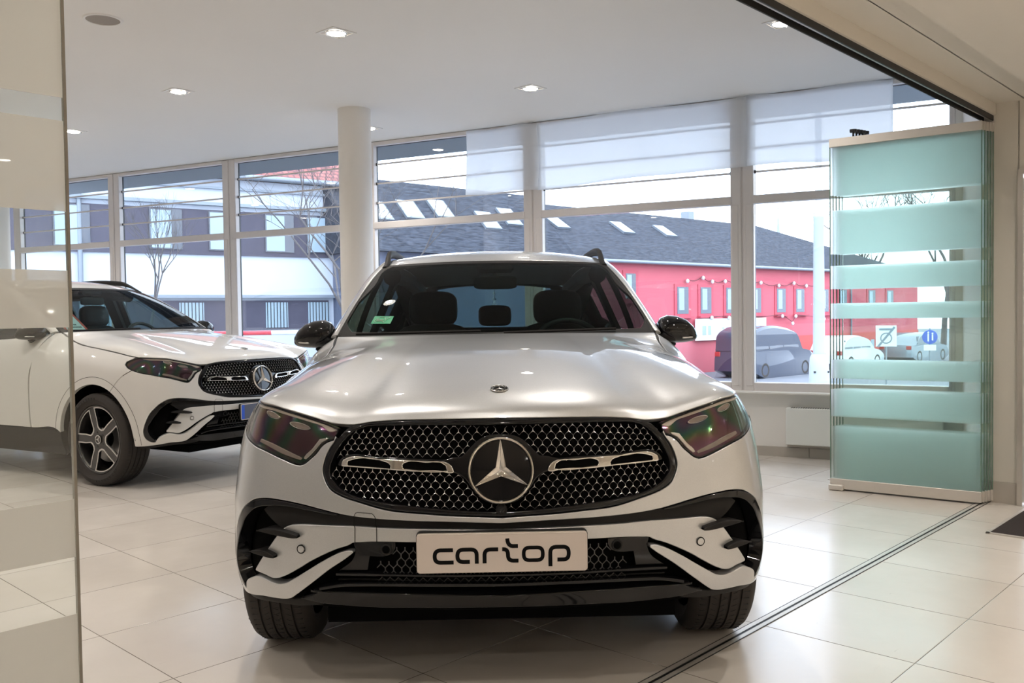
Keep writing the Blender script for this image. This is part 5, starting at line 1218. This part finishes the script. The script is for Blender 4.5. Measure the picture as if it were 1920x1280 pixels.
m=MB();m.box((-8.0,-.035,3.95),(16.6,.08,1.40));bd=m.build('window_band',M_['dark_band'],wb)
for t in(-12.6,-10.6,-8.0,-5.41,-3.65,-1.86,-.45):
    m=MB();m.box((t+.45,-.09,4.0),(.96,.05,1.22),None,0);m.box((t+.31,-.12,4.0),(.60,.02,1.14),None,1);m.build('window',[M_['glassdark'],M_['blindpale']],wb)
m=MB();m.box((-8.0,-.12,1.95),(17.0,.26,.10));m.build('ledge',M_['zinc'],wb)
m=MB();m.box((-8.0,-.04,1.35),(16.5,.08,.95));m.build('lower_band',M_['dark_band'],wb)
for t in(-12.4,-9.8,-7.2,-4.6,-1.9,-.46):
    m=MB();m.box((t+.35,-.09,1.35),(.74,.04,.82),None,0);f=m.build('window',M_['blindpale'],wb)
    m=MB()
    for i in range(7): m.box((t+.03+.107*i,-.13,1.35),(.018,.02,.84))
    m.build('window_bars',M_['black'],f)
# church spire far off
m=MB();m.lathe([(1.2,-2),(1.2,12.5),(1.4,12.6),(1.0,13.4),(.55,19.5),(.0,26)],8);m.lathe([(0,26.9),(.2,26.4),(0,26.0)],8)
m.build('church_spire',M_['zinc'],None,None,'thin church spire far away above the slate roof','church',loc=(66.0,220,0))
# traffic
def street_car(label,loc,rz,pm,L,Wd,Hh,belt,roofx,hood):
    o=empty('car',loc,rz,label,'car')
    m=MB();A=[(-L/2,.30),(-L/2+.03,belt*.72),(-L/2+.10,belt),(L/2-hood,belt),(L/2-.25,belt*.80),(L/2-.03,belt*.62),(L/2,.34),(L/2-.2,.22),(-L/2+.2,.22)]
    A=smooth_loop(A[::-1],.12,70)
    def loft(secs):
        vs=[];n=len(secs[0][1])
        for y,pr in secs: vs+=[(x,y,z) for x,z in pr]
        fs=[(i*n+k,i*n+(k+1)%n,(i+1)*n+(k+1)%n,(i+1)*n+k) for i in range(len(secs)-1) for k in range(n)]
        fs+=[tuple(range(n))[::-1],tuple((len(secs)-1)*n+k for k in range(n))];return vs,fs
    c=lambda s:[(x*s,.55+(z-.55)*(s*.6+.4)) for x,z in A]
    v,f=loft([(-Wd/2,c(.96)),(-Wd/2+.05,c(.99)),(-Wd*.3,c(1)),(Wd*.3,c(1)),(Wd/2-.05,c(.99)),(Wd/2,c(.96))]);m.add(v,f);m.build('body',pm,o,50)
    G=smooth_loop([(roofx[0],belt-.02),(roofx[3],belt-.02),(roofx[2],Hh-.03),(roofx[2]-.15,Hh),(roofx[1]+.12,Hh),(roofx[1],Hh-.05)],.15,70)
    def g(s,ins): return [(x,z) for x,z in G]
    m=MB();v,f=loft([(-Wd/2+.06,[(x,belt-.02) if False else (x*.985,belt-.02+(z-belt+.02)*.90) for x,z in G]),(-Wd/2+.16,[(x,z) for x,z in G]),(Wd/2-.16,[(x,z) for x,z in G]),(Wd/2-.06,[(x*.985,belt-.02+(z-belt+.02)*.90) for x,z in G])]);m.add(v,f);ca=m.build('cabin',pm,o,40)
    m=MB()
    n=3
    for sy in(-1,1):
        for k in range(n):
            x0=roofx[0]+.22+(roofx[2]-roofx[0]-.05)*k/n;x1=roofx[0]+.22+(roofx[2]-roofx[0]-.05)*(k+1)/n-.07
            y=sy*(Wd/2-.055);yt=sy*(Wd/2-.135);zt_=belt+.06+(Hh-belt)*.70
            q=[(x0,y,belt+.05),(x1+(.16 if k==n-1 else 0),y,belt+.05),(x1-(.10 if k==n-1 else 0),yt,zt_),(x0+(.12 if k==0 else 0),yt,zt_)]
            m.add([(a,b+sy*.012,c_) for a,b,c_ in q]+[(a,b-sy*.03,c_) for a,b,c_ in q],[(0,1,2,3),(7,6,5,4),(0,4,5,1),(1,5,6,2),(2,6,7,3),(3,7,4,0)])
    m.build('side_window',M_['glassdark'],o)
    for x in(-L*.31,L*.31):
        for sy in(-1,1):
            m=MB();R=Matrix.Translation((x,sy*(Wd/2-.10),.33))@Matrix.Rotation(-sy*pi/2,4,'X');m.lathe([(0,.06),(.17,.08),(.20,.10),(.26,.11),(.325,.09),(.33,.0),(.325,-.09),(0,-.09)],28,R,0);m.lathe([(0,.075),(.165,.095)],20,R,1);m.build('wheel',[M_['rubber'],M_['alu']],o,40)
    m=MB()
    for sy in(-1,1): m.box((-L/2+.05,sy*(Wd/2-.20),belt*.86),(.08,.26,.20),None,0,.02)
    m.build('tail_lamp',M_['tail'],o)
    return o
def rp(t,out): p=Vector((8.172,40,0))+Vector((.747,.665,0))*t+Vector((.665,-.747,0))*out;return Vector((p.x,p.y,gz(p.x)))
street_car('dark blue estate van driving past in front of the white banner',rp(.8,3.2),RA_,M_['vanpaint'],5.0,1.9,1.95,1.15,(-2.45,-2.25,.85,1.45),1.15)
street_car('pale hatchback behind the grey lamp post in the street',rp(7.4,3.4),RA_,M_['whitecar'],4.1,1.75,1.46,.92,(-1.95,-1.5,.45,1.15),1.05)
street_car('grey saloon car seen through the folded glass panels',rp(14.6,3.4),RA_,M_['greycar'],4.5,1.8,1.45,.92,(-1.75,-1.1,.55,1.3),1.1)
# lamp post
lp=Vector((8.70,25.2,0));lpz=gz(8.7);o=empty('lamp_post',(lp.x,lp.y,lpz),0,'pale grey street lamp post with a wide base in front of the red house','lamp post')
m=MB();m.lathe([(.31,0),(.30,.25),(.27,1.15),(.25,1.42),(.20,1.52)],28);m.build('post_base',M_['postgrey'],o,50)
m=MB();m.lathe([(.165,1.50),(.140,5.35),(.150,5.37),(.150,5.45),(.095,5.50),(.080,9.5),(0,9.5)],24);m.build('pole',M_['postgrey'],o,50)
m=MB();m.box((-.19,-.20,1.02),(.05,.05,.05));m.box((.19,-.20,1.02),(.05,.05,.05));m.build('base_bolt',M_['black'],o)
# traffic barrier in the yard
bp=Vector((-5.55,16.2,gz(-5.55)));o=empty('barrier',bp,.10,'red and white barrier pole across the yard behind the white car','barrier')
m=MB();
for i,(x0,x1) in enumerate(((.0,1.15),(1.15,2.3),(2.3,3.3),(3.3,4.3))): m.tube([(x0,0,1.12),(x1,0,1.12)],.042,12,i%2)
m.build('boom',[M_['boomred'],M_['signwhite']],o,60)
m=MB();m.box((-.25,0,.55),(.34,.34,1.10),None,0,.02);m.tube([(-.25,0,1.12),(0,0,1.12)],.055,10);m.build('barrier_post',M_['boomred'],o)
m=MB();m.tube([(.62,0,1.1),(.62,0,.0)],.014,6);m.build('support_rod',M_['boomred'],o)
# road signs beyond the folded panels
def sign_post(loc,label,kind):
    o=empty('road_sign',loc,-.35,label,'road sign');m=MB();m.tube([(0,.03,0),(0,.03,1.9)],.03,8);m.build('sign_post',M_['zinc'],o)
    m=MB()
    if kind=='zone':
        m.box((0,0,1.85),(.66,.02,.72),None,0,.008);b=m.build('sign_board',M_['signwhite'],o);m=MB();F_=Matrix.Translation((0,-.014,1.78))@Matrix.Rotation(pi/2,4,'X');m.lathe([(.15,0),(.15,.006),(.19,.006),(.19,0)],28,F_);m.box((0,-.018,1.82),(.07,.006,.86),Matrix.Rotation(radians(38),3,'Y'));m.box((0,-.016,2.08),(.44,.004,.07))
        m.build('sign_symbol',M_['zinc'],b)
    else:
        F_=Matrix.Translation((0,0,1.55))@Matrix.Rotation(pi/2,4,'X');m.lathe([(0,.01),(.27,.01),(.28,0),(0,-.01)],32,F_,0);b=m.build('sign_board',M_['signblue'],o)
        m=MB()
        for x,h in((-.06,.30),(.09,.22)): m.box((x,-.016,1.55-.02),(.05,.008,h));m.lathe([(0,.008),(.035,.006)],12,Matrix.Translation((x,-.012,1.55+h/2+.03))@Matrix.Rotation(pi/2,4,'X'))
        m.build('sign_symbol',M_['signwhite'],b);m=MB();m.box((0,0,1.13),(.44,.02,.22));m.build('sub_plate',M_['signwhite'],o)
    return o
sign_post(Vector((12.75,30.3,gz(12.75)-.0)),'square white end-of-zone road sign with a diagonal bar','zone')
sign_post(Vector((16.45,35.0,gz(16.45)+.1)),'round blue footpath road sign','foot')
# bare winter trees and a shrub
def tree(label,loc,h,seed,spread=.55,depth=5,r0=.07,lean=0.0,cat='tree'):
    rnd=random.Random(seed);m=MB()
    def br(p,d,L,r,k):
        n=3;pts=[p];q=p
        for i in range(n):
            d=(d+Vector((rnd.gauss(0,.10),rnd.gauss(0,.10),rnd.gauss(.03,.06)))).normalized();q=q+d*L/n;pts.append(q)
        m.tube(pts,[r*(1-.35*i/n) for i in range(n+1)],6 if k>2 else 4,cap=False)
        if k==0: return
        for i in range(3 if k>1 else 4):
            t=rnd.uniform(.45,1);s=pts[min(n,1+int(t*(n-.01)))];a=rnd.uniform(0,2*pi);side=Vector((cos(a),sin(a),rnd.uniform(-.1,.5)));br(s,(d+side*rnd.uniform(.5,1.0)*spread*1.4).normalized(),L*rnd.uniform(.55,.8),r*.55,k-1)
    br(Vector((0,0,0)),Vector((lean,0,1)),h*.38,r0,depth)
    return m.build('bare_tree',M_['bark'],None,None,label,cat,loc=loc)
tree('small bare tree in the yard before the white building, seen over the white car',(-9.6,23.5,0),4.2,4,.35,5,.05)
tree('bare tree whose twigs hang before the white building beside the column',(-3.12,18.0,gz(-3.12)),7.0,11,.80,5,.045)
tree('bare tree in front of the slate roof right of the column',(-3.25,23.0,gz(-3.25)),6.4,23,.85,5,.045)
tree('tall bare tree behind the end of the red house',(33.0,68.0,-1.5),15.0,31,.6,5,.22)
tree('second bare tree behind the red house, seen through the glass panels',(27.0,66.0,-1.5),12.5,37,.6,5,.20)
rnd=random.Random(5);m=MB()
for i in range(420):
    a=rnd.uniform(0,2*pi);r=.55*rnd.random()**.5;h=rnd.uniform(.05,.62)*(1-.4*r);p=Vector((r*cos(a)*1.3,r*sin(a),h));d=Vector((rnd.gauss(0,1),rnd.gauss(0,1),rnd.gauss(.6,1))).normalized()*.06;s=d.cross(Vector((.3,.2,.9))).normalized()*.022;m.add([p-d,p+s,p+d,p-s],[(0,1,2,3)])
for i in range(14): a=rnd.uniform(0,2*pi);m.tube([(0,0,0),(.3*cos(a),.25*sin(a),.35),(.6*cos(a),.45*sin(a),.6)],.008,4)
m.build('shrub',M_['leafdry'],None,None,'low dark shrub in the yard between the white car and the door mirror','shrub',loc=(-4.35,18.5,gz(-4.35)-.05))
